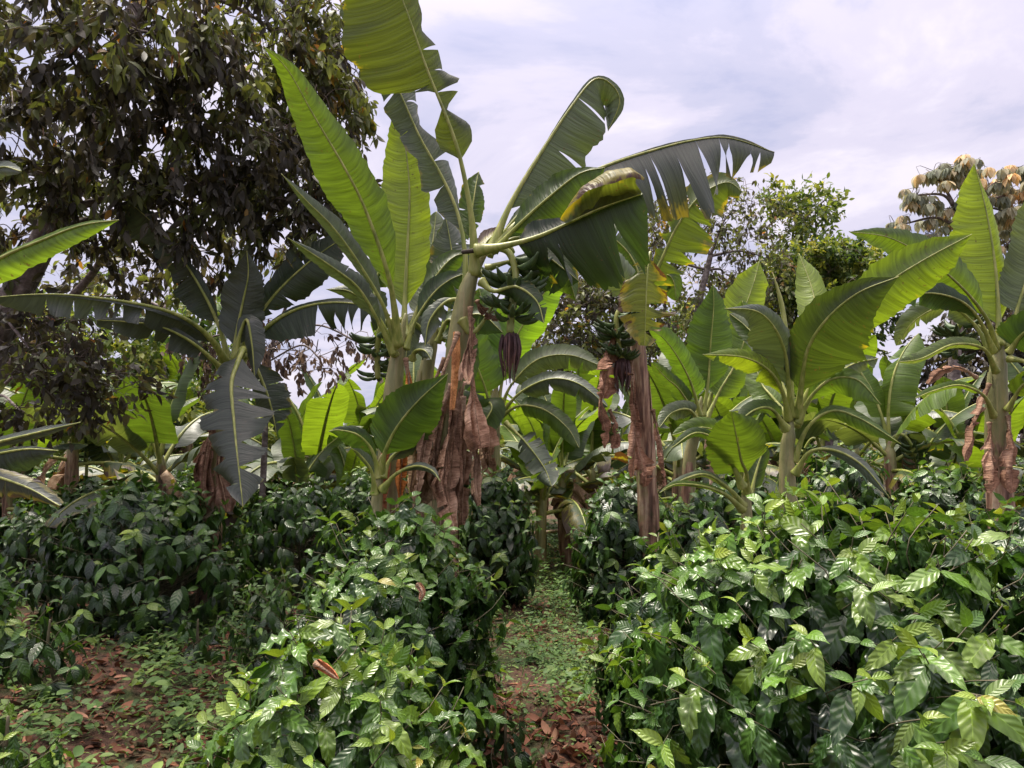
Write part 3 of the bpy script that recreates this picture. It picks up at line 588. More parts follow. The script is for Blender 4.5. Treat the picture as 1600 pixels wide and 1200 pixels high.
cb(790, 1090, 3.75, 55, 29, 'tiny coffee seedling on the red leaf litter at the near end of the lane', nsh=7, lsize=.13, young=.1, stems=1, nodes=3)
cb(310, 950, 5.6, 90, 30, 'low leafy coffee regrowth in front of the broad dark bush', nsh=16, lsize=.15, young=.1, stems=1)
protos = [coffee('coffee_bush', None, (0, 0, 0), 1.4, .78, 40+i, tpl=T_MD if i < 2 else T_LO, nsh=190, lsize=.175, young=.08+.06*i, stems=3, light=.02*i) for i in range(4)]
far = []
rr = np.random.default_rng(3)
for row in range(9):
    y = 8.2+row*1.45+.06*row**2
    for k in range(-9, 12):
        x = k*1.25+rr.normal()*.22+(.6 if row % 2 else 0)
        if abs(x-pathx(y)) < 1.12 or abs(x/y) > .78: continue
        px = 800+x/y*FPX
        if y < 9.6 and (380 < px < 560 or 700 < px < 1050 or 1200 < px < 1540 or px < 170): continue
        far.append((x, y+rr.normal()*.25))
for i, (x, y) in enumerate(far):
    p = protos[i % 4]; o = p if i < 4 else copy_tree(p)
    o.location = (x, y, float(gz(x, y))); o.rotation_euler.z = rr.random()*6.28; s = rr.uniform(.86, 1.03); o.scale = (s*rr.uniform(.9, 1.15), s, s)
    o['label'] = 'coffee bush in the distant rows, its top showing among others like it'; o['category'] = 'coffee bush'; o['group'] = 'coffee bushes in the rows behind'

# ================================================================== HAND-POSED BANANA PLANTS
def plant(px, d, label, vis, radii, dry, seed):
    g = ground(px, d); r = empty('banana_plant', g, label, 'banana plant')
    stem(r, [g]+[P(x, y, z) for x, y, z in vis], radii, dry, seed); return r
def dl(r, pts, d, w, seed, c=(1, 1, 1), cr=.35, **k):
    k.setdefault('tl', 2); k.setdefault('tr', 2); ws = w if isinstance(w, list) else [.15*w, .45*w, .75*w, w, 1.1*w, .95*w, .3*w]
    return pxleaf(r, pts, d, .08, ws, ws, .9, -.5, c=c, dry=True, name='dry_leaf', crumple=cr, seed=seed, n=44, wave=.3, r0=.012, ragged=.25, **k)
# --- A: the big leaning plant with the fruit bunch
A_ = plant(690, 5.0, 'tall leaning banana plant with large green bananas and a skirt of brown hanging leaves',
           [(700, 700, 5), (708, 600, 5), (716, 520, 5), (734, 440, 5), (765, 385, 5.0)], [.115, .105, .095, .088, .08, .072, .04], (.95, -.15), 3)
pxleaf(A_, [(742, 430), (738, 350), (722, 260), (704, 200), (668, 110), (640, 30), (610, -50), (590, -95)], (5, 4.6), .36, [0, 28, 26, 1, 2, 98, 112, 118, 120, 110, 98, 60, 0], [0, 30, 34, 4, 46, 34, 30, 14, 22, 26, 26, 16, 0], .35, .5, c=(.042, .062, .012), edge=.05, r0=.032, seed=31, tl=[.30, .38], tr=[.32, .42, .52], wave=.05, label='leaf with a yellow stripe and a dark torn hole near the top of the frame')
pxleaf(A_, [(728, 460), (726, 390), (714, 330), (690, 275), (655, 212), (618, 130), (580, 60), (540, 5)], (5.15, 5.3), .20, [0, 26, 30, 18, 26, 34, 32, 30, 26, 14], [0, 6, 20, 26, 8, 24, 34, 40, 40, 20], .5, .6, c=GREY, edge=.12, seed=32, tl=[.2, .45, .6], tr=[.3, .55], wave=.1, flop=.2)
pxleaf(A_, [(768, 390), (800, 315), (846, 238), (892, 168), (928, 125), (955, 132), (968, 160), (950, 205)], (5.1, 5.3), .16, [0, 4, 4, 3, 4, 5, 6, 8, 8, 0], [0, 30, 52, 66, 58, 60, 50, 34, 28, 24, 0], .3, .5, c=GREY, seed=33, tr=[.34, .58], flop=.1, wave=.05, r0=.03)
pxleaf(A_, [(770, 388), (830, 330), (890, 285), (950, 258), (1010, 238), (1080, 220), (1140, 216), (1210, 238)], (5.1, 5.6), .3, [0, 3, 4, 4, 5, 4, 6, 5, 0], [0, 60, 80, 92, 108, 112, 96, 84, 64, 40, 14], .3, -.2, c=DG, edge=.2, seed=34, tr=[.27, .36, .40, .50, .53, .61, .64, .73, .77, .79, .87, .93], flop=.1, gap=.03, wave=.08, ragged=.12, r0=.03, label='arching torn leaf whose strips hang down like fringe')
pxleaf(A_, [(772, 392), (812, 350), (858, 308), (905, 272), (945, 262)], (4.95, 4.6), .2, [0, 22, 30, 26, 10, 0], [0, 50, 70, 78, 62, 0], .7, .2, c=MID, seed=35, wave=.08, edge=.03)
pxleaf(A_, [(745, 392), (790, 384), (840, 370), (890, 348), (940, 325), (1004, 303)], (4.9, 4.5), .26, [0, 36, 34, 22, 6, 34, 40, 6], [0, 55, 88, 104, 112, 104, 84, 20], .5, .2, c=DARK, edge=.05, seed=36, tr=[.22, .3, .74], tl=[.5], wave=.06, flop=.15, r0=.035, gap=.03, label='wide dark leaf shading the bananas, its tip dried')
gR = np.random.default_rng(4); lr = spline([P(880, 351, 4.62), P(915, 337, 4.56), P(955, 320, 4.5), P(1000, 304, 4.45)], 30); nn_ = 20
th = np.linspace(.0, 1, nn_)[None]*np.interp(np.linspace(0, 1, 30), [0, .2, .6, 1], [2.2, 3.8, 4.5, 4.2])[:, None]; rad = np.interp(np.linspace(0, 1, 30), [0, .25, .6, .85, 1], [.03, .10, .115, .10, .06])[:, None]*(1+.05*np.cumsum(gR.normal(size=(30, nn_))*.25, 0)*np.linspace(0, 1, nn_))*(1-.12*np.linspace(0, 1, nn_))
cu = lr[:, None]+UP*rad[..., None]; V_ = cu+rad[..., None]*(-np.cos(th)[..., None]*UP+np.sin(th)[..., None]*FW)+RT*((.02*np.sin(th*2))[..., None])
At_ = np.stack([np.repeat(np.linspace(0, .45, 30)[:, None], nn_, 1), np.repeat(np.linspace(0, .95, nn_)[None], 30, 0), np.ones((30, nn_))], -1)
fl = Acc(); fl.add(V_.reshape(-1, 3), grid_faces(30, nn_), At_.reshape(-1, 3)); fo_ = fl.build('rolled_leaf_flap', M_BLADE, A_, np.array(A_.location)); fo_.color = (.06, .085, .02, .45)
pxleaf(A_, [(760, 420), (800, 408), (850, 402), (880, 420), (905, 440)], (5.1, 4.9), .2, [0, 18, 24, 14, 0], [0, 36, 48, 32, 0], .5, .4, c=DEEP, seed=38, wave=.12, tr=3, flop=.3)
pxleaf(A_, [(752, 440), (772, 455), (806, 448), (838, 470), (850, 505)], (4.8, 4.6), .2, [0, 12, 16, 12, 0], [0, 20, 26, 22, 0], .5, .4, c=DEEP, edge=.1, seed=381, wave=.12, tr=3, tl=2)
pxleaf(A_, [(764, 400), (790, 360), (830, 318), (872, 300), (905, 330)], (5.2, 5.3), .2, [0, 10, 14, 10, 0], [0, 44, 58, 48, 10], .6, .3, c=DEEP, edge=.08, seed=382, wave=.1, tr=3, flop=.3)
pxleaf(A_, [(770, 392), (810, 372), (850, 392), (885, 430), (900, 470)], (5.2, 5.2), .2, [0, 20, 26, 20, 0], [0, 26, 34, 28, 0], .5, .4, c=MID, edge=.15, seed=383, wave=.12, tr=4, tl=2)
pxleaf(A_, [(735, 470), (700, 470), (672, 500), (664, 540)], (5.1, 5.0), .2, [0, 14, 18, 10, 0], [0, 12, 16, 10, 0], .6, .5, c=GREY, seed=384, tl=2)
A_cut = Acc(); A_cut.add(*tube(spline([P(722, 394, 4.88), P(745, 391, 4.9), P(790, 384, 4.95), P(800, 395, 5)], 14), np.linspace(.014, .024, 14), 10)); A_cut.build('cut_leaf_stalk', M_RIB, A_, np.array(A_.location))
A_tip = Acc(); A_tip.add(*tube(spline([P(722, 394, 4.88), P(730, 393, 4.885), P(742, 391.5, 4.895)], 6), np.linspace(.0155, .017, 6), 10)); A_tip.build('dried_stalk_end', M_CUT, A_, np.array(A_.location))
pxleaf(A_, [(722, 500), (740, 520), (775, 470), (800, 415)], (4.95, 4.9), .8, 3, 3, c=GREY, seed=39, r0=.03)
bunch(A_, [(770, 386), (795, 395), (806, 430), (800, 480), (797, 520)], (4.95, 4.85), 6, 8, 1.2, .26, 5, 1.15, .35, (.30, .80))
pxleaf(A_, [(748, 430), (752, 395), (766, 372), (795, 358)], (5.3, 5.6), .3, [0, 14, 18, 12, 0], [0, 10, 12, 8, 0], .6, .6, c=YEL, edge=.7, seed=302, tr=2)
pxleaf(A_, [(745, 420), (735, 360), (742, 300), (748, 268)], (5.3, 5.5), .3, [0, 22, 26, 20, 0], [0, 16, 20, 14, 0], .6, .6, c=MID, edge=.15, seed=303, tr=2, tl=1)
# brown hanging leaves of A
for i, (pts, w, c, sd) in enumerate([
    ([(716, 520), (690, 590), (668, 680), (650, 780)], 13, (.9, .85, .8), 51), ([(705, 600), (690, 650), (682, 700), (680, 780)], 28, (1, .95, .9), 52),
    ([(722, 560), (716, 640), (706, 720), (700, 800)], 26, (.9, .8, .75), 53), ([(735, 480), (736, 560), (740, 620), (752, 700)], [3, 3, 4, 5, 10, 22, 30, 26], (1.05, .9, .85), 54),
    ([(700, 650), (688, 690), (672, 740), (652, 800)], 26, (.85, .8, .75), 55), ([(724, 620), (728, 690), (724, 750), (722, 820)], 20, (.8, .7, .65), 56),
    ([(712, 640), (700, 700), (696, 760), (712, 830)], 24, (1.1, 1, .95), 57), ([(738, 500), (733, 540), (728, 575), (732, 600)], 16, (.8, .7, .7), 58),
    ([(745, 470), (752, 484), (765, 492), (778, 500)], 14, (.7, .6, .6), 59), ([(695, 560), (670, 620), (655, 700), (640, 770)], 14, (.95, .9, .7), 60),
    ([(740, 640), (745, 700), (742, 750), (748, 790)], 13, (.75, .7, .65), 61), ([(690, 640), (670, 700), (660, 760), (655, 790)], 22, (1, .95, .9), 62)]):
    dl(A_, pts, (4.9+.05*((i*7)%5-2), 4.76+.08*((i*5)%7-3)), w if isinstance(w, list) else w*.85, sd, c)
pxleaf(A_, [(713, 518), (712, 560), (706, 640)], (4.86, 4.8), 0, [5, 7, 6, 4], [5, 7, 5, 4], .6, .6, c=(1.5, 1.0, .6), dry=True, name='dry_sheath_strip', seed=63, rib=False)

# --- B: green plant left of A
B_ = plant(600, 5.2, 'upright banana plant with a tall lime leaf, left of the leaning fruiting one',
           [(606, 740, 5.2), (610, 660, 5.2), (617, 590, 5.2), (626, 530, 5.2), (634, 490, 5.2)], [.10, .095, .085, .08, .07, .035], (.85, .0), 5)
pxleaf(B_, [(634, 530), (632, 490), (636, 400), (640, 300), (632, 220), (618, 160)], (5.25, 5.6), .14, [0, 42, 46, 48, 48, 44, 34, 20, 0], [0, 26, 34, 34, 30, 30, 30, 22, 0], .2, .25, c=LIME, seed=71, wave=.035, r0=.026, label='tall upright lime leaf glowing against the sky')
pxleaf(B_, [(622, 540), (616, 480), (604, 420), (572, 330), (540, 265), (490, 180), (450, 110), (412, 72)], (5.1, 4.3), .2, [0, 18, 30, 38, 48, 46, 36, 30, 18, 0], [0, 16, 30, 36, 34, 32, 28, 22, 14, 0], .2, .35, c=(.055, .10, .014), seed=72, wave=.05, r0=.03, label='long green leaf reaching up and left')
pxleaf(B_, [(618, 545), (600, 480), (560, 410), (520, 355), (480, 315), (440, 272)], (5.1, 4.6), .25, [0, 8, 12, 12, 8, 0], [0, 14, 18, 16, 10, 0], .9, .9, c=GREY, seed=73, wave=.08)
pxleaf(B_, [(615, 552), (590, 500), (560, 450), (520, 418), (478, 390), (450, 372)], (5.1, 4.5), .2, [0, 8, 12, 14, 10, 0], [0, 12, 18, 14, 8, 0], .8, .7, c=GREY, seed=74, wave=.08, tr=2)
pxleaf(B_, [(618, 556), (606, 520), (580, 480), (545, 455), (510, 452)], (5.15, 5.0), .3, [0, 10, 14, 12, 0], [0, 14, 16, 10, 0], .8, .8, c=GREY, seed=741, wave=.08)
pxleaf(B_, [(634, 545), (650, 500), (676, 460), (702, 438), (730, 426)], (5.2, 5.25), .34, [0, 18, 22, 16, 0], [0, 34, 42, 30, 0], .4, .4, c=DEEP, seed=75, wave=.06, tr=2)
pxleaf(B_, [(640, 520), (660, 465), (690, 420), (712, 400), (735, 396)], (5.3, 5.5), .35, [0, 16, 20, 12, 0], [0, 14, 20, 16, 0], .6, .6, c=MID, seed=76, wave=.08)
pxleaf(B_, [(644, 560), (650, 548), (664, 548), (674, 562)], (5.2, 5.0), .1, [0, 12, 12, 0], [0, 14, 16, 0], .6, .6, c=GREY, seed=77, tr=2)
pxleaf(B_, [(612, 545), (592, 505), (585, 450), (598, 400), (590, 340)], (5.3, 5.6), .3, 22, 18, .6, .6, c=MID, seed=78, tr=2)
bunch(B_, [(634, 500), (600, 505), (590, 540), (590, 590)], (5.3, 5.4), 5, 6, 1.0, 0, 6, 1.1, .0, (.4, .95))
dl(B_, [(634, 560), (640, 620), (630, 700), (625, 780)], (5.1, 5.0), 12, 79, (1.6, .9, .35)); dl(B_, [(605, 640), (604, 700), (598, 760), (600, 810)], (5.05, 5.0), 12, 80, (1.2, .7, .5))
N_ = plant(668, 6.1, 'banana plant mostly hidden between the two main stems, grey leaves above', [(662, 700, 6.1), (664, 600, 6.1), (676, 530, 6.1), (684, 490, 6.1)], [.11, .10, .09, .08, .045], (.9, .1), 77)
pxleaf(N_, [(690, 520), (706, 470), (708, 420), (704, 380), (696, 338)], (6.1, 6.3), .2, [0, 34, 38, 36, 20, 0], [0, 34, 42, 38, 20, 0], .3, .4, c=GREY, edge=.2, seed=301, wave=.08, tr=2)
pxleaf(N_, [(684, 525), (680, 460), (690, 400), (716, 350), (748, 330)], (6.3, 6.6), .2, 22, 26, .4, .4, c=MID, seed=304, tr=3)
pxleaf(N_, [(680, 530), (664, 480), (668, 430), (676, 380), (682, 330)], (6.3, 6.8), .2, 24, 24, .4, .4, c=PALE, seed=305, tl=2)
pxleaf(N_, [(690, 530), (720, 500), (752, 492), (786, 520)], (6.0, 5.8), .2, [0, 14, 18, 12, 0], [0, 26, 32, 24, 0], .6, .3, c=DEEP, seed=306, tr=3)
pxleaf(N_, [(684, 535), (700, 500), (720, 520), (728, 560), (726, 610)], (6.0, 5.8), .2, 20, 22, .6, .4, c=MID, seed=307, tr=2)
pxleaf(N_, [(676, 535), (650, 505), (640, 520), (634, 560)], (6.3, 6.2), .2, 16, 20, .6, .4, c=GREY, seed=308, tr=2)
for sd, pts in ((309, [(668, 600), (662, 640), (660, 690), (655, 740)]), (310, [(690, 570), (700, 620), (698, 680), (704, 720)])): dl(N_, pts, (6.0, 5.9), 13, sd, (.9, .8, .75))
# --- C: young sucker at B's foot
C_ = plant(582, 4.7, 'young banana sucker at the upright plant foot, one broad leaf held to the right', [(590, 760, 4.7), (598, 710, 4.7)], [.06, .055, .045, .03], (.25, -.3), 6)
pxleaf(C_, [(596, 740), (602, 705), (622, 665), (655, 625), (700, 584)], (4.7, 4.4), .16, [0, 40, 46, 42, 30, 14, 0], [0, 36, 48, 48, 40, 20, 0], .3, .3, c=(.035, .075, .014), seed=81, wave=.05, r0=.02)
pxleaf(C_, [(592, 745), (582, 705), (560, 680), (530, 672), (514, 674)], (4.7, 4.5), .2, [0, 20, 26, 20, 0], [0, 8, 12, 8, 0], .7, .6, c=DEEP, seed=82, wave=.08)
pxleaf(C_, [(598, 745), (612, 715), (640, 695), (668, 690), (676, 700)], (4.7, 4.8), .2, [0, 10, 14, 12, 0], [0, 14, 18, 14, 0], .7, .6, c=GREY, seed=83)
pxleaf(C_, [(598, 765), (620, 740), (650, 728), (675, 735), (688, 752)], (4.6, 4.3), .3, [0, 4, 6, 5, 0], [0, 6, 8, 6, 0], .9, .9, c=GREY, seed=84)
pxleaf(C_, [(586, 770), (580, 735), (562, 710), (548, 700)], (4.6, 4.4), .3, [0, 4, 6, 5, 0], [0, 6, 10, 6, 0], .9, .9, c=GREY, seed=85)

# --- D: dark shaded plant on the left
D_ = plant(330, 7.0, 'dark shaded banana plant with one big torn leaf hanging straight down in front', [(338, 720, 7), (350, 640, 7), (362, 580, 7), (366, 550, 7)], [.12, .11, .10, .09, .055], (.95, .1), 7)
DS = 1.32
pxleaf(D_, [(354, 572), (338, 540), (306, 508), (262, 486), (200, 472), (120, 462), (60, 460), (-2, 464)], (5.2, 3.9), .16, [0, 22, 34, 36, 30, 30, 36, 34, 26, 10], [0, -6, -8, -8, -6, -5, -4, -3, -2, 0], .1, .6, c=DG, seed=91, tl=[.42, .5, .55, .62, .7, .8], flop=.0, wave=.08, r0=.03, gap=.02)
pxleaf(D_, [(350, 580), (330, 560), (296, 532), (250, 510), (200, 503), (152, 500)], (5.1, 4.4), .16, [0, 20, 26, 24, 20, 8], [0, 6, 8, 8, 8, 4], .3, .6, c=DG, seed=92, tl=4, flop=.1, wave=.09)
pxleaf(D_, [(358, 570), (346, 520), (322, 465), (282, 400), (240, 350), (205, 318)], (5.3, 5.0), .24, [0, 24, 34, 38, 34, 26, 30, 40, 20], [0, 8, 10, 10, 6, 5, 6, 14, 8], .3, .5, c=DK, seed=93, tl=[.4, .55, .7], flop=.2, wave=.07)
pxleaf(D_, [(364, 570), (370, 520), (380, 470), (388, 430), (386, 392)], (5.2, 5.1), .16, [0, 34, 40, 42, 36, 24, 0], [0, 30, 34, 28, 24, 12, 0], .3, .4, c=DG, seed=94, wave=.07)
pxleaf(D_, [(370, 565), (392, 515), (430, 460), (480, 412), (530, 376), (560, 362)], (5.3, 5.4), .26, [0, 20, 28, 30, 26, 20, 0], [0, 22, 34, 36, 32, 20, 0], .5, .4, c=DK, seed=95, tr=3, tl=2)
pxleaf(D_, [(374, 570), (398, 530), (440, 495), (490, 476), (550, 474), (610, 492)], (5.2, 5.0), .18, [0, 6, 8, 8, 10, 8, 0], [0, 30, 38, 42, 40, 34, 20], .8, .1, c=DK, seed=96, tr=[.5, .62, .7, .78, .86], flop=.15, gap=.03, r0=.028)
pxleaf(D_, [(372, 562), (380, 545), (372, 565), (362, 600), (366, 660), (372, 720), (380, 792)], (5.0, 4.3), .2, [0, 50, 54, 56, 46, 38, 22, 0], [0, 46, 52, 54, 52, 46, 26, 0], .35, .35, c=DG, edge=.06, seed=97, tl=[.24, .34, .45, .6, .75], tr=[.2, .28, .4, .52, .7, .85], wave=.04, r0=.026, gap=.03, ragged=.05, label='large torn grey green leaf hanging straight down')
pxleaf(D_, [(372, 560), (392, 560), (412, 600), (425, 640), (432, 676)], (5.1, 5.1), .2, [0, 26, 30, 24, 0], [0, 22, 26, 18, 0], .6, .6, c=DK, edge=.15, seed=98, tl=3, tr=3)
pxleaf(D_, [(368, 560), (376, 520), (386, 500), (394, 540), (398, 590)], (5.0, 4.9), .1, [0, 14, 18, 14, 0], [0, 12, 16, 12, 0], .8, .8, c=DG, seed=99)
for sd, pts in ((101, [(335, 650), (325, 700), (318, 750), (322, 790)]), (102, [(345, 690), (342, 730), (350, 770), (356, 800)]), (103, [(322, 690), (312, 730), (316, 770), (308, 800)])):
    dl(D_, pts, (5.2, 5.1), 16, sd, (.6, .5, .48))

DS = 1.0
# --- E: plant just outside the left edge, its leaves reaching in
E_ = plant(-160, 3.6, 'banana plant past the left edge, only its leaves reaching into view', [(-150, 700, 3.6), (-150, 560, 3.6)], [.1, .09, .08, .05], (.6, 0), 8)
pxleaf(E_, [(-145, 600), (-90, 470), (-10, 410), (70, 374), (130, 352), (186, 344)], (3.6, 3.3), .35, [0, 6, 9, 10, 8, 6, 0], [0, 30, 36, 30, 27, 18, 0], .8, .1, c=(.10, .18, .02), seed=111, wave=.09)
pxleaf(E_, [(-150, 650), (-80, 710), (-20, 695), (50, 678), (126, 660)], (3.6, 3.3), .3, [0, 8, 9, 8, 0], [0, 8, 9, 8, 0], 1, .5, c=DG, seed=112)
pxleaf(E_, [(-150, 660), (-80, 720), (-20, 712), (40, 702), (92, 704)], (3.6, 3.4), .3, [0, 6, 6, 5, 0], [0, 40, 44, 30, 0], 1, .1, c=DK, seed=113)
pxleaf(E_, [(-150, 680), (-90, 730), (-30, 738), (40, 760), (94, 790)], (3.5, 3.3), .3, [0, 8, 14, 14, 6], [0, 20, 30, 18, 4], .7, .4, c=DG, edge=.45, seed=114, tr=5, tl=2)
pxleaf(E_, [(-150, 560), (-90, 380), (-40, 290), (0, 262), (34, 268)], (3.6, 3.3), .5, 14, 16, .6, .3, c=GREY, seed=115)
# --- G: brown-stemmed plant with second bunch
G_ = plant(1015, 6.6, 'brown stemmed banana plant with a small bunch and a yellow scorched leaf over it',
           [(1010, 720, 6.6), (1004, 640, 6.6), (998, 560, 6.6), (996, 490, 6.6), (1002, 460, 6.6)], [.11, .10, .09, .085, .08, .05], (.9, .62), 9)
pxleaf(G_, [(1000, 500), (1012, 455), (1034, 405), (1060, 350), (1095, 305), (1135, 285), (1160, 300)], (6.6, 6.3), .2, [0, 10, 16, 18, 26, 20, 0], [0, 44, 56, 60, 48, 40, 26, 10], .5, .3, c=(.06, .095, .016), edge=.22, seed=121, tr=[.12, .2, .3, .52, .62], tl=3, wave=.07, gap=.03, r0=.03)
pxleaf(G_, [(1003, 500), (1012, 470), (1016, 400), (1014, 402), (1010, 450), (1007, 540)], (6.5, 6.1), .5, [4, 34, 44, 40, 26, 8], [4, 34, 40, 40, 28, 8], .3, .3, c=(.10, .13, .012), edge=.42, seed=122, tl=5, tr=5, gap=.03, wave=.06, label='yellow and black scorched leaf')
pxleaf(G_, [(994, 500), (985, 455), (966, 425), (935, 400), (900, 392)], (6.7, 6.6), .2, 26, 28, .4, .4, c=PALE, seed=123, tl=3, tr=2)
pxleaf(G_, [(1000, 495), (1000, 440), (985, 400), (955, 370), (930, 365)], (6.8, 7.0), .25, 22, 28, .4, .4, c=MID, seed=124, tl=2, tr=4)
pxleaf(G_, [(1004, 495), (1024, 450), (1040, 430), (1052, 440), (1056, 470)], (6.7, 6.8), .2, 16, 20, .4, .4, c=MID, seed=125)
bunch(G_, [(990, 470), (965, 490), (966, 530), (972, 560)], (6.45, 6.35), 6, 9, 1.0, .26, 15, 1.15, .8, (.35, .95))
for sd, pts, w in ((131, [(962, 515), (954, 555), (946, 595), (942, 622)], 24), (132, [(940, 600), (938, 640), (946, 670), (945, 700)], 9), (133, [(985, 560), (990, 620), (992, 690), (988, 745)], 12), (134, [(990, 640), (996, 690), (1005, 735), (1008, 760)], 14), (135, [(952, 640), (960, 660), (962, 690), (955, 700)], 8), (136, [(1020, 640), (1030, 690), (1036, 740), (1038, 760)], 9)):
    dl(G_, pts, (6.4, 6.3), w, sd, (.95, .75, .72))
# --- H: behind the main bunch
H_ = plant(765, 8.0, 'banana plant behind the hanging bunch, its big pale leaf rising to the right', [(768, 720, 8), (772, 640, 8), (776, 600, 8)], [.12, .11, .1, .06], (.9, .1), 10)
pxleaf(H_, [(778, 640), (786, 590), (805, 530), (835, 480), (862, 440), (886, 396)], (8, 8.1), .2, [0, 44, 52, 44, 28, 0], [0, 26, 34, 30, 22, 0], .2, .3, c=(.12, .24, .02), seed=141)
pxleaf(H_, [(772, 640), (766, 590), (764, 530), (756, 480), (748, 450)], (8, 8.2), .2, 30, 34, .3, .3, c=(.05, .10, .018), seed=142)
pxleaf(H_, [(768, 645), (756, 600), (736, 552), (712, 515), (690, 500)], (7.9, 7.7), .2, 30, 34, .3, .4, c=(.045, .09, .016), seed=143)
pxleaf(H_, [(782, 640), (800, 600), (840, 562), (890, 555), (940, 572)], (8, 7.8), .25, 18, 22, .6, .3, c=PALE, seed=144, tr=3)
pxleaf(H_, [(784, 645), (815, 612), (860, 592), (905, 600), (950, 636)], (7.9, 7.4), .25, 12, 22, .7, .3, c=GREY, seed=145, tr=2)
pxleaf(H_, [(784, 650), (812, 634), (850, 640), (886, 668), (905, 700)], (7.9, 7.4), .25, 14, 18, .6, .4, c=MID, seed=146)
pxleaf(H_, [(770, 655), (745, 630), (715, 625), (690, 650)], (7.9, 7.6), .25, 18, 14, .6, .4, c=DEEP, seed=147)
pxleaf(H_, [(774, 660), (765, 630), (768, 640), (752, 668), (735, 700)], (7.8, 7.5), .2, 22, 22, .4, .4, c=MID, seed=148)
pxleaf(H_, [(790, 660), (820, 690), (850, 730), (862, 760)], (7.7, 7.3), .3, 22, 20, .5, .4, c=GREY, seed=149, tl=5, tr=5)
for i in range(3): dl(H_, [(768-6*i, 660), (764-5*i, 700), (766, 735), (762, 760)], (7.9, 7.8), 10, 150+i, (.9, .8, .7))
# --- I: two-oval-leaved plant right of G
I_ = plant(1070, 7.2, 'slim banana plant with an upright oval leaf, right of the brown stemmed one', [(1076, 740, 7.2), (1088, 670, 7.2), (1096, 620, 7.2)], [.085, .08, .07, .045], (1.1, .1), 11)
pxleaf(I_, [(1098, 650), (1106, 600), (1110, 540), (1115, 480), (1114, 444)], (7.2, 7.3), .2, [0, 30, 36, 36, 30, 16, 0], [0, 30, 36, 36, 28, 16, 0], .2, .25, c=(.042, .085, .014), seed=161)
pxleaf(I_, [(1094, 650), (1080, 600), (1060, 560), (1038, 530), (1014, 512)], (7.1, 6.9), .2, 15, 22, .4, .4, c=(.07, .14, .018), seed=162)
pxleaf(I_, [(1090, 655), (1062, 610), (1040, 590), (1018, 566)], (7.1, 6.8), .25, 10, 14, .6, .4, c=MID, seed=163)
pxleaf(I_, [(1104, 655), (1125, 610), (1148, 570), (1165, 520), (1160, 470)], (7.4, 7.6), .2, 28, 30, .3, .3, c=YOUNG, seed=164)
pxleaf(I_, [(1104, 640), (1130, 560), (1160, 490), (1178, 440), (1186, 408)], (7.7, 8.0), .3, [0, 26, 36, 34, 26, 0], [0, 26, 34, 32, 24, 0], .2, .3, c=LIME, seed=165)
pxleaf(I_, [(1092, 660), (1076, 640), (1050, 645), (1030, 668)], (7.0, 6.7), .2, 14, 14, .6, .4, c=PALE, seed=166, tl=2)
dl(I_, [(1100, 660), (1108, 700), (1112, 740), (1110, 760)], (7.1, 7), 8, 167)
# --- J: the large fresh plant on the right
J_ = plant(1228, 5.0, 'large fresh banana plant on the right with a broad dark leaf and rolled spike', [(1230, 740, 5), (1233, 680, 5), (1236, 640, 5)], [.085, .08, .07, .06, .04], (.3, -.4), 12)
pxleaf(J_, [(1246, 650), (1252, 600), (1262, 545), (1292, 498), (1340, 458), (1404, 432)], (5.0, 4.4), .17, [0, 28, 30, 34, 34, 24, 14, 0], [0, 54, 82, 92, 80, 62, 30, 0], .3, .15, c=(.026, .046, .010), seed=171, wave=.04, r0=.026, label='broad dark green leaf leaning right in front of the lime one')
pxleaf(J_, [(1248, 645), (1275, 590), (1320, 510), (1380, 448), (1440, 408), (1518, 366)], (5.2, 4.9), .3, [0, 24, 30, 36, 32, 22, 0], [0, 30, 44, 50, 48, 34, 0], .3, .2, c=(.09, .15, .012), seed=172, wave=.03, r0=.026)
pxleaf(J_, [(1236, 650), (1232, 600), (1226, 550), (1208, 510), (1180, 486), (1132, 482)], (5.0, 4.5), .2, [0, 30, 40, 42, 26, 12, 0], [0, 14, 22, 24, 16, 6, 0], .4, .6, c=GREY, seed=173, wave=.05, r0=.024)
pxleaf(J_, [(1232, 655), (1222, 612), (1200, 578), (1160, 558), (1098, 554)], (5.0, 4.5), .2, [0, 18, 24, 22, 14, 0], [0, 10, 14, 14, 10, 0], .4, .6, c=(.12, .18, .015), edge=.05, seed=174, wave=.08, tl=2)
q = Acc(); q.add(*tube(spline([P(1238, 650, 5.05), P(1232, 560, 5.05), P(1222, 480, 5.1), P(1208, 428, 5.1)], 24), np.concatenate([[.02], np.linspace(.022, .017, 18), np.linspace(.015, .003, 5)]), 10)); s_ = q.build('rolled_new_leaf', M_RIB, J_, np.array(J_.location))
pxleaf(J_, [(1242, 650), (1262, 560), (1275, 500), (1268, 450), (1248, 396)], (5.6, 6.3), .36, [0, 22, 27, 26, 16, 0], [0, 24, 28, 26, 18, 0], .2, .3, c=LIME, seed=175)
pxleaf(J_, [(1240, 655), (1222, 600), (1195, 545), (1165, 510), (1140, 490)], (5.6, 6.2), .3, 16, 18, .4, .4, c=MID, seed=176)
pxleaf(J_, [(1246, 660), (1268, 618), (1300, 592), (1340, 594), (1376, 632)], (5.0, 4.7), .22, [0, 12, 16, 14, 6, 0], [0, 20, 26, 30, 24, 0], .5, .25, c=(.08, .15, .018), seed=177, wave=.05)
pxleaf(J_, [(1244, 665), (1262, 630), (1290, 600), (1330, 570), (1372, 560)], (5.2, 5.6), .25, 14, 18, .5, .3, c=PALE, seed=178, tr=3)
pxleaf(J_, [(1240, 720), (1262, 668), (1300, 642), (1345, 655), (1408, 694)], (5.0, 4.7), .3, [0, 8, 10, 8, 0], [0, 12, 16, 12, 0], .7, .4, c=(.07, .13, .02), seed=179)
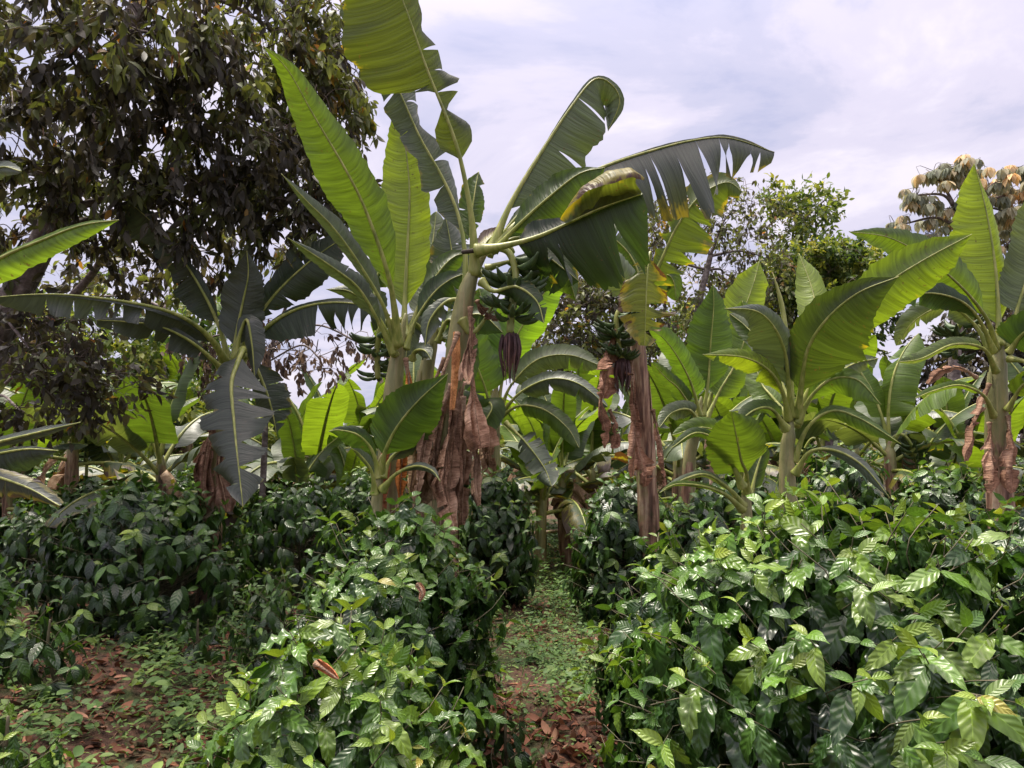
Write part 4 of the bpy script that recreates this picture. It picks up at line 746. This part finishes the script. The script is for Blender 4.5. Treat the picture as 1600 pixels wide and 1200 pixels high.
pxleaf(J_, [(1242, 740), (1266, 706), (1305, 704), (1348, 728), (1390, 778)], (4.9, 4.5), .3, [0, 9, 11, 9, 0], [0, 8, 10, 8, 0], .8, .6, c=GREY, seed=180)
pxleaf(J_, [(1228, 670), (1206, 640), (1180, 640), (1150, 662)], (4.9, 4.6), .2, 8, 14, .6, .5, c=MID, seed=181)
pxleaf(J_, [(1230, 650), (1206, 620), (1190, 600), (1180, 570)], (5.3, 5.6), .2, 22, 22, .3, .3, c=YOUNG, seed=182)
# --- K: sucker left of J
K_ = plant(1166, 4.9, 'short banana sucker with long low leaves, left of the large right plant', [(1166, 770, 4.9), (1168, 735, 4.9)], [.06, .055, .045, .028], (.4, -.3), 13)
pxleaf(K_, [(1166, 770), (1166, 740), (1158, 720), (1152, 690), (1142, 642)], (4.9, 4.4), .26, [0, 40, 48, 46, 34, 0], [0, 40, 50, 50, 40, 0], .3, .3, c=(.06, .11, .014), seed=191, wave=.05)
pxleaf(K_, [(1160, 790), (1140, 765), (1105, 742), (1070, 748), (1030, 770)], (4.8, 4.4), .25, 5, 6, .9, .7, c=PALE, seed=192)
pxleaf(K_, [(1160, 795), (1132, 772), (1100, 760), (1060, 756), (1034, 765)], (4.8, 4.3), .25, 4, 5, .9, .7, c=YOUNG, seed=193)
pxleaf(K_, [(1172, 780), (1178, 750), (1186, 722), (1196, 694)], (4.9, 5), .2, 14, 16, .4, .4, c=MID, seed=194)
pxleaf(K_, [(1160, 760), (1130, 700), (1090, 676), (1048, 700)], (4.8, 4.4), .3, 7, 9, .8, .5, c=MID, seed=195)
pxleaf(K_, [(1164, 755), (1140, 690), (1100, 668), (1050, 680)], (5.1, 5.0), .25, 14, 16, .6, .4, c=YOUNG, seed=196)
# --- L: far right plant
L_ = plant(1562, 6.0, 'thick stemmed banana plant near the right edge with a tall lime leaf', [(1560, 740, 6), (1558, 650, 6), (1560, 570, 6), (1566, 520, 6)], [.16, .13, .10, .09, .08, .05], (1.1, -.2), 14)
pxleaf(L_, [(1562, 540), (1560, 500), (1556, 430), (1548, 370), (1536, 310), (1522, 256)], (6, 6.2), .12, [0, 44, 56, 58, 54, 42, 28, 0], [0, 30, 34, 22, 20, 16, 6, 0], .25, .5, c=LIME, seed=201, wave=.03, r0=.028, label='tall upright lime leaf above the tree line')
pxleaf(L_, [(1556, 545), (1542, 500), (1505, 452), (1450, 405), (1390, 372), (1326, 362)], (6, 5.3), .2, [0, 28, 36, 34, 24, 16, 0], [0, 30, 40, 36, 24, 12, 0], .3, .3, c=(.055, .10, .013), seed=202, wave=.05)
pxleaf(L_, [(1552, 550), (1530, 500), (1500, 470), (1450, 458), (1395, 470)], (5.9, 5.4), .25, [0, 16, 24, 18, 0], [0, 14, 18, 14, 0], .5, .4, c=DEEP, seed=203, wave=.1, tl=3)
pxleaf(L_, [(1572, 545), (1590, 480), (1608, 420), (1620, 360), (1620, 300)], (6, 6), .25, 34, 34, .3, .3, c=PALE, seed=204)
pxleaf(L_, [(1576, 550), (1600, 520), (1640, 510), (1690, 530)], (5.9, 5.5), .1, 30, 50, .4, .2, c=DEEP, seed=205)
pxleaf(L_, [(1556, 580), (1536, 545), (1490, 538), (1440, 560), (1402, 566)], (5.9, 5.3), .25, 6, 12, .8, .5, c=(.10, .15, .04), seed=206)
pxleaf(L_, [(1552, 650), (1536, 618), (1500, 602), (1460, 610), (1430, 622)], (5.9, 5.4), .3, 5, 7, .8, .5, c=YOUNG, seed=207, edge=.05)
pxleaf(L_, [(1574, 640), (1600, 600), (1640, 590), (1680, 640)], (5.9, 5.4), .2, 14, 20, .6, .3, c=YOUNG, seed=208)
pxleaf(L_, [(1576, 560), (1610, 570), (1640, 610), (1650, 670)], (5.9, 5.4), .2, 24, 24, .4, .2, c=DARK, seed=209)
pxleaf(L_, [(1545, 545), (1520, 505), (1480, 478), (1430, 500), (1400, 540)], (6.2, 6.4), .25, 14, 20, .6, .3, c=PALE, seed=210, tl=4)
bunch(L_, [(1560, 530), (1515, 505), (1496, 515), (1492, 560)], (6.3, 6.6), 6, 8, 1.0, 0, 25, 1.1, .9, (.5, .98))
for sd, pts, w in ((211, [(1545, 600), (1530, 640), (1515, 680), (1510, 720)], 12), (212, [(1545, 660), (1548, 700), (1550, 740), (1545, 770)], 16), (213, [(1575, 650), (1580, 700), (1576, 740), (1582, 770)], 14), (214, [(1525, 590), (1500, 575), (1470, 580), (1450, 600)], 8)):
    dl(L_, pts, (5.9, 5.7), w, sd, (.9, .75, .7))

# ================================================================== MIDDLE-DISTANCE AND FAR BANANA PLANTS (copies of a few kinds)
BP = [banana_proto(301, 1.35, 9, 1.55, (MID, PALE, GREY), ndry=3, fruit=False, n=30), banana_proto(302, 1.7, 8, 1.8, (YOUNG, PALE, MID), ndry=4, fruit=True, r=.11, dryness=(1.2, .4), n=30),
      banana_proto(303, 1.05, 7, 1.35, (YOUNG, PALE, MID), ndry=1, r=.07, dryness=(.6, -.1)), banana_proto(304, 1.5, 10, 1.6, (MID, GREY, PALE), ndry=4, r=.1, dryness=(1.1, .3))]
spots = [(255, 9.0, 0, 1.15, .4, 'pale banana plant with a lime upright leaf, right behind the broad dark coffee bush'), (120, 9.6, 1, 1.05, 2.1, 'banana plant with a ragged brown stem at the far left behind the coffee'),
         (195, 10.4, 3, .95, 1.2, 'small banana plant with orange dry leaves between two paler ones on the left'), (455, 11.0, 3, .95, .3, 'pale banana plant behind the coffee, right of the hanging torn leaf'),
         (520, 12.5, 0, 1.05, 3.1, 'banana plant far back, left of the upright plant, lit leaf near its base'), (540, 9.6, 2, .8, 2.6, 'yellow green young banana plant low behind the coffee, left of the main stems'),
         (655, 10.5, 3, 1.15, 1.6, 'slim banana plant seen between the two main stems'), (845, 10.5, 2, 1.15, .9, 'banana plant beyond the end of the lane, left side'),
         (905, 11.5, 0, 1.1, 4.4, 'banana plant beyond the end of the lane, right side'), (1050, 9.6, 3, 1.1, 5.2, 'banana plant with grey leaves close behind the brown stemmed one'),
         (1140, 9.4, 2, 1.15, 3.7, 'pale young banana plant behind the short sucker'), (1290, 9.8, 1, .95, 2.9, 'fruiting banana plant with dry leaves behind the large right plant'),
         (1388, 9.0, 1, 1.0, .2, 'thin banana plant with an orange dying leaf before the gap of sky at right'), (1215, 12.0, 0, 1.05, 1.0, 'banana plant deep in the rows, behind the large right plant stem'),
         (1475, 10.8, 3, .95, 4.0, 'banana plant in shadow under the dark tree at right'), (1650, 8.5, 0, 1.0, 2.0, 'banana plant cut by the right edge behind the thick one'),
         (20, 9.2, 0, .9, 5.5, 'banana plant at the left edge behind the dark coffee'), (60, 12.5, 2, 1.3, 1.4, 'far banana plant showing lime leaves through the shade tree'),
         (380, 13.5, 2, 1.1, 4.6, 'small far banana plant behind the dark shaded one'), (720, 13.0, 1, 1.0, 3.3, 'far banana plant behind the brown leaf skirt'), (975, 13.5, 2, 1.3, .6, 'far pale banana plant behind the brown stem'), (300, 14.5, 1, 1.1, 2.2, 'far banana plant behind the left coffee rows'), (600, 15, 0, 1.2, 5.0, 'farthest banana plant between the main stems'),
         (500, 10.4, 2, 1.3, .7, 'young banana plant left of the upright plant, its pale leaves spreading low'), (565, 11.5, 1, .9, 4.1, 'fruiting far banana plant directly left of the upright plant stem'),
         (885, 9.6, 3, .85, 2.2, 'banana plant with drooping grey leaves above the end of the lane'), (930, 10.6, 2, 1.25, 5.1, 'lime leaved young banana plant left of the brown stemmed one'), (1345, 11.5, 3, 1.1, 1.9, 'leafy banana plant between the large right plant and the thin one'),
         (470, 9.3, 0, .8, 4.0, 'low pale banana plant right of the hanging torn leaf'), (845, 9.2, 2, 1.0, 3.9, 'young banana plant with pale leaves left of the lane end'), (1010, 11.0, 0, 1.0, 2.7, 'pale banana plant straight behind the brown stem'), (1100, 10.8, 3, 1.0, 1.3, 'banana plant with dry leaves behind the slim one'),
         (1430, 9.8, 0, 1.0, 3.3, 'banana plant with pale arching leaves right of the thin one'), (1530, 9.5, 2, 1.2, .1, 'young banana plant behind the foot of the thick one'), (820, 14, 0, 1.1, 1.1, 'far banana plant seen over the dark bush left of the lane'), (1165, 12.5, 1, 1.05, 4.9, 'far fruiting banana plant behind the slim one'), (170, 13.5, 0, 1.15, 3.6, 'far banana plant at the left, over the broad dark bush')]
for i, (px, d, k, s, rz, lab) in enumerate(spots):
    p = BP[k]; used = p.get('used'); o = p if not used else copy_tree(p); p['used'] = 1
    if 'used' in o.keys() and o is not p: del o['used']
    g = ground(px, d); o.location = tuple(g); o.rotation_euler.z = rz; o.scale = (s, s, s); tag(o, lab, 'banana plant', 'banana plants standing farther back')
for p in BP:
    if 'used' in p.keys(): del p['used']

# ================================================================== TREES
def gp(px, d): return ground(px, d)
R1 = np.random.default_rng(21)
tree('shade_tree', 'large dark shade tree leaning in from the left, its crown covering the upper left', 'tree',
     [gp(-80, 7.0), P(-20, 560, 7.0), P(40, 430, 7.0), P(95, 320, 7.0), P(140, 240, 7.0), P(172, 150, 6.9), P(190, 90, 6.9), P(240, -60, 6.8), P(290, -200, 6.8)],
     [(60, 50, 5.6, 130, 90, .7, 34), (240, 50, 6.2, 130, 100, .8, 44), (420, 40, 7.6, 130, 90, .9, 50, .55), (330, 190, 6.8, 150, 95, .8, 62), (120, 230, 6.6, 140, 100, .8, 44), (480, 160, 8.0, 90, 120, .8, 52, .5), (470, 300, 7.6, 100, 80, .7, 44),
      (300, 320, 7.0, 140, 80, .7, 42), (90, 350, 7.2, 120, 70, .7, 30), (180, -110, 6.0, 260, 80, 1.2, 30), (-150, 150, 6.0, 120, 250, 1.2, 26), (535, 90, 8.4, 45, 110, .5, 26, .6), (360, 400, 8.2, 130, 50, .6, 16), (10, 140, 6.6, 90, 120, .7, 18)], R1, size=.135, per=(28, 44), tint=(.32, .2), trunk_r=(.17, .08), droop=1.0, spray=.36, tpl=leaf_template(5, 3, .40, fold=.16), twr=.008, brr=.045)
tree('shade_tree', 'thin tree with low sweeping dark branches over the left background', 'tree', [gp(-60, 8.2), P(-20, 640, 8.2), P(60, 520, 8.0), P(150, 420, 7.8), P(210, 300, 7.8)],
     [(60, 560, 6.6, 90, 60, .6, 42), (140, 600, 7.0, 80, 36, .5, 36), (70, 500, 7.2, 110, 40, .6, 32), (30, 640, 7.4, 60, 30, .5, 14), (180, 420, 8.4, 90, 50, .6, 26)], R1, size=.12, per=(8, 16), tint=(.22, .16), trunk_r=(.07, .03), droop=.5, spray=.35, brr=.02)
tree('leafy_tree', 'mid green tree in the left background behind the pale banana plants', 'tree', [gp(250, 15), P(250, 560, 15), P(255, 480, 15)],
     [(200, 560, 15, 110, 70, 1.6, 90), (300, 560, 16, 90, 70, 1.6, 70), (60, 600, 16, 120, 80, 1.6, 80), (240, 640, 14, 200, 50, 1.5, 90), (90, 470, 15, 110, 60, 1.4, 60), (300, 470, 16, 60, 40, 1, 24)], R1, size=.22, per=16, tint=(.4, .2), mat=M_GREEN, droop=.5, spray=.6, trunk_r=(.2, .1))
tree('dead_branch_tree', 'bare thin branched tree with clusters of dry brown leaves left of the main plants', 'tree', [gp(410, 9), P(416, 640, 9), P(420, 560, 9), P(450, 470, 9)],
     [(430, 545, 8.8, 60, 26, .4, 22), (500, 560, 8.8, 60, 30, .4, 16), (570, 540, 9, 50, 26, .4, 9), (300, 540, 9.2, 40, 30, .4, 14), (340, 590, 9.4, 30, 30, .3, 8), (470, 520, 9.2, 90, 30, .4, 8)], R1, size=.10, per=(6, 16), tint=(.4, .25), mat=M_DEADLEAF, droop=1.6, spray=.22, trunk_r=(.05, .02), brr=.012)
tree('leafy_tree', 'sparse tree with small dull leaves and branches showing, behind the arching torn leaf', 'tree', [gp(1130, 14), P(1110, 600, 14), P(1090, 500, 14), P(1110, 400, 14)],
     [(1060, 340, 14, 80, 45, 1.0, 60), (1150, 330, 14, 60, 60, 1, 46), (1030, 400, 14, 60, 50, 1, 34), (1130, 430, 14.5, 90, 45, 1, 52), (1190, 400, 14.5, 40, 60, .8, 24), (1080, 490, 14.5, 80, 40, 1, 44), (1180, 480, 15, 70, 40, 1, 40)], R1, size=.12, per=(12, 20), tint=(.5, .2), mat=M_TREE, droop=.6, spray=.5, trunk_r=(.14, .05), brr=.03)
tree('leafy_tree', 'dark low tree filling the gap behind the brown stemmed plant', 'tree', [gp(1100, 18), P(1100, 600, 18), P(1100, 520, 18)],
     [(1040, 520, 18, 70, 50, 1.4, 80), (1130, 510, 18, 80, 50, 1.4, 90), (1080, 590, 18, 110, 50, 1.4, 80), (1200, 560, 18, 70, 50, 1.4, 50)], R1, size=.17, per=22, tint=(.3, .18), mat=M_GREEN, droop=.4, spray=.5, trunk_r=(.16, .08))
tree('leafy_tree', 'feathery light green treetop rising alone in the middle right sky', 'tree', [gp(1260, 17), P(1255, 500, 17), P(1250, 350, 17)],
     [(1230, 330, 17, 36, 36, .8, 30), (1290, 312, 17, 24, 14, .6, 12), (1265, 345, 17, 44, 34, .8, 34), (1240, 390, 17, 50, 30, .8, 30), (1215, 310, 17, 20, 20, .5, 9)], R1, size=.16, per=(14, 22), tint=(.5, .15), mat=M_GREEN, droop=.2, spray=.5, trunk_r=(.14, .06))
tree('leafy_tree', 'dense round tree with yellowish leaf clumps left of the tan crowned tree', 'tree', [gp(1290, 15), P(1290, 600, 15), P(1290, 470, 15)],
     [(1250, 425, 15, 52, 34, 1.1, 130), (1310, 415, 15, 58, 32, 1.1, 140), (1355, 440, 15, 40, 44, 1.1, 90), (1280, 470, 15, 80, 50, 1.4, 170), (1220, 460, 15, 36, 40, 1, 40), (1330, 500, 15.5, 70, 60, 1.4, 70), (1190, 540, 16, 60, 50, 1.4, 46)], R1, size=.12, per=30, tint=(.46, .22), mat=M_GREEN, droop=.1, spray=.35, trunk_r=(.2, .12))
tree('tan_crowned_tree', 'tree with big drooping leaves, tan and silvery, at the upper right', 'tree', [gp(1480, 12), P(1490, 600, 12), P(1500, 440, 12), P(1495, 330, 12)],
     [(1460, 272, 12, 36, 22, .6, 17), (1510, 260, 12, 40, 18, .6, 16), (1555, 285, 12, 40, 26, .6, 20), (1428, 305, 12, 24, 20, .5, 11), (1412, 350, 12, 22, 18, .5, 9), (1480, 325, 12, 50, 30, .6, 22), (1450, 375, 12, 44, 20, .5, 16), (1570, 330, 12, 34, 30, .5, 20), (1590, 300, 12, 20, 20, .4, 8), (1520, 390, 12, 40, 24, .5, 10)], R1, size=.19, per=10, tint=(.34, .27), mat=M_TAN, tpl=leaf_template(5, 3, .5, fold=.2), droop=.8, spray=.3, trunk_r=(.13, .07), umbrella=True)
tree('leafy_tree', 'dark dense tree behind the thick banana plant at the right edge', 'tree', [gp(1560, 13), P(1560, 600, 13), P(1560, 500, 13)],
     [(1590, 360, 12.8, 50, 40, .9, 50), (1560, 500, 13, 60, 60, 1.2, 80), (1500, 560, 13, 50, 50, 1.2, 60), (1590, 600, 13, 70, 70, 1.2, 90), (1510, 640, 13, 40, 40, 1.2, 45), (1620, 450, 13, 60, 90, 1.2, 60), (1470, 590, 13.5, 24, 30, .8, 14)], R1, size=.15, per=18, tint=(.12, .12), mat=M_TREE, droop=.5, spray=.45, trunk_r=(.2, .1))
tree('leafy_tree', 'brownish airy tree behind the centre banana plants, a slanting limb inside', 'tree', [gp(930, 14), P(960, 600, 14), P(930, 500, 14), P(890, 430, 14)],
     [(900, 470, 14, 60, 50, 1, 90), (960, 440, 14, 50, 40, 1, 60), (880, 540, 14, 60, 40, 1, 60), (940, 540, 14.5, 70, 60, 1, 80), (1010, 540, 15, 80, 50, 1.2, 50), (990, 470, 14.5, 50, 50, 1, 36)], R1, size=.14, per=(12, 20), tint=(.42, .2), mat=M_TREE, droop=.4, spray=.45, trunk_r=(.12, .05))
for i, (px, d, h, w, tint, lab) in enumerate([(430, 26, 655, 120, .6, 'pale distant shrubby tree left of the main stems under the sky gap'), (700, 28, 668, 140, .5, 'distant tree between the two main stems'), (880, 27, 640, 120, .5, 'distant tree past the end of the lane'), (1080, 26, 600, 130, .4, 'distant tree behind the slim banana plant'), (1440, 22, 655, 90, .75, 'thin yellow green far tree in the gap at right'),
                                         (1240, 26, 600, 140, .35, 'distant dark tree behind the large right plant'), (560, 27, 676, 110, .5, 'low distant tree below the white cloud, left of the main stems'), (1600, 24, 600, 120, .3, 'distant tree at the right edge'), (130, 26, 560, 180, .35, 'tall distant tree closing the view at left'), (320, 26, 600, 120, .4, 'distant green tree behind the dark shaded banana plant'), (-60, 22, 480, 150, .3, 'distant tree past the left edge')]):
    tree('leafy_tree', lab, 'tree', [gp(px, d), P(px, 690, d), P(px+5, (h+690)/2, d)], [(px-w*.4, (h+700)/2+5, d, w*.5, (700-h)*.5, 2, 34), (px+w*.4, (h+700)/2+10, d, w*.5, (700-h)*.45, 2, 34), (px, h+(700-h)*.35, d, w*.45, (700-h)*.35, 2, 30), (px, 715, d-1, w*.9, 26, 2, 40)], R1, size=.34, per=18, tint=(tint, .15), mat=M_GREEN, droop=.4, spray=.9, trunk_r=(.2, .08), group='distant trees along the horizon')

# ================================================================== SMALL THINGS LYING ABOUT
def fallen(name, label, pts, d, w, seed, c, cat):
    base = P(pts[0][0], pts[0][1], d[0]); r = empty(name, base, label, cat); pxleaf(r, pts, d, 0., w, w, .6, .5, c=c, dry=True, name='leaf_blade', crumple=.25, seed=seed, n=24, wave=.3, r0=.004, ragged=.1, rib=True); return r
fallen('dried_leaf', 'curled pale brown dead leaf caught in the tall glossy coffee bush', [(652, 912), (660, 925), (656, 940)], (3.35, 3.32), 6, 401, (1.2, .95, .85), 'dead leaf')
fallen('dried_leaf', 'rolled red brown dead leaf lying on the bright bottom centre coffee bush', [(494, 1036), (510, 1046), (528, 1060)], (2.05, 2.0), 8, 402, (1.3, .7, .45), 'dead leaf')
for k, (x, y, L, a, lab) in enumerate([(-.25, 4.15, .2, .4, 'long dark red dead leaf on the litter at the near end of the lane'), (.42, 4.0, .24, 2.6, 'broad brown dead leaf on bare soil beside the big right bush'), (.35, 6.3, .14, 1.2, 'pink brown dead leaf alone on the green middle of the lane'), (-3.1, 4.7, .17, 2.0, 'brown dead leaf in the left clearing among pale weeds')]):
    z = float(gz(x, y))+.03; r = empty('dried_leaf', (x, y, z), lab, 'dead leaf'); A = Acc(); g_ = np.random.default_rng(500+k)
    scatter(leaf_template(12, 5, .5, fold=.22, wavy=.02), [(0, 0, 0)], [(math.cos(a), math.sin(a), .05)], [(0, .1, 1)], L, .7, [.55], g_, A); A.build('leaf_blade', M_LITTER, r)
st_ = Acc(); c_ = spline([P(833, 834, 12.2), P(858, 831, 12.1), P(884, 828, 12.0)], 12); st_.add(*tube(c_, np.linspace(.03, .02, 12), 7, .15, np.random.default_rng(2))); r = empty('fallen_stick', c_[0], 'pale fallen stick lying across the far end of the lane', 'stick'); st_.build('stick_wood', M_DRY, r, c_[0])
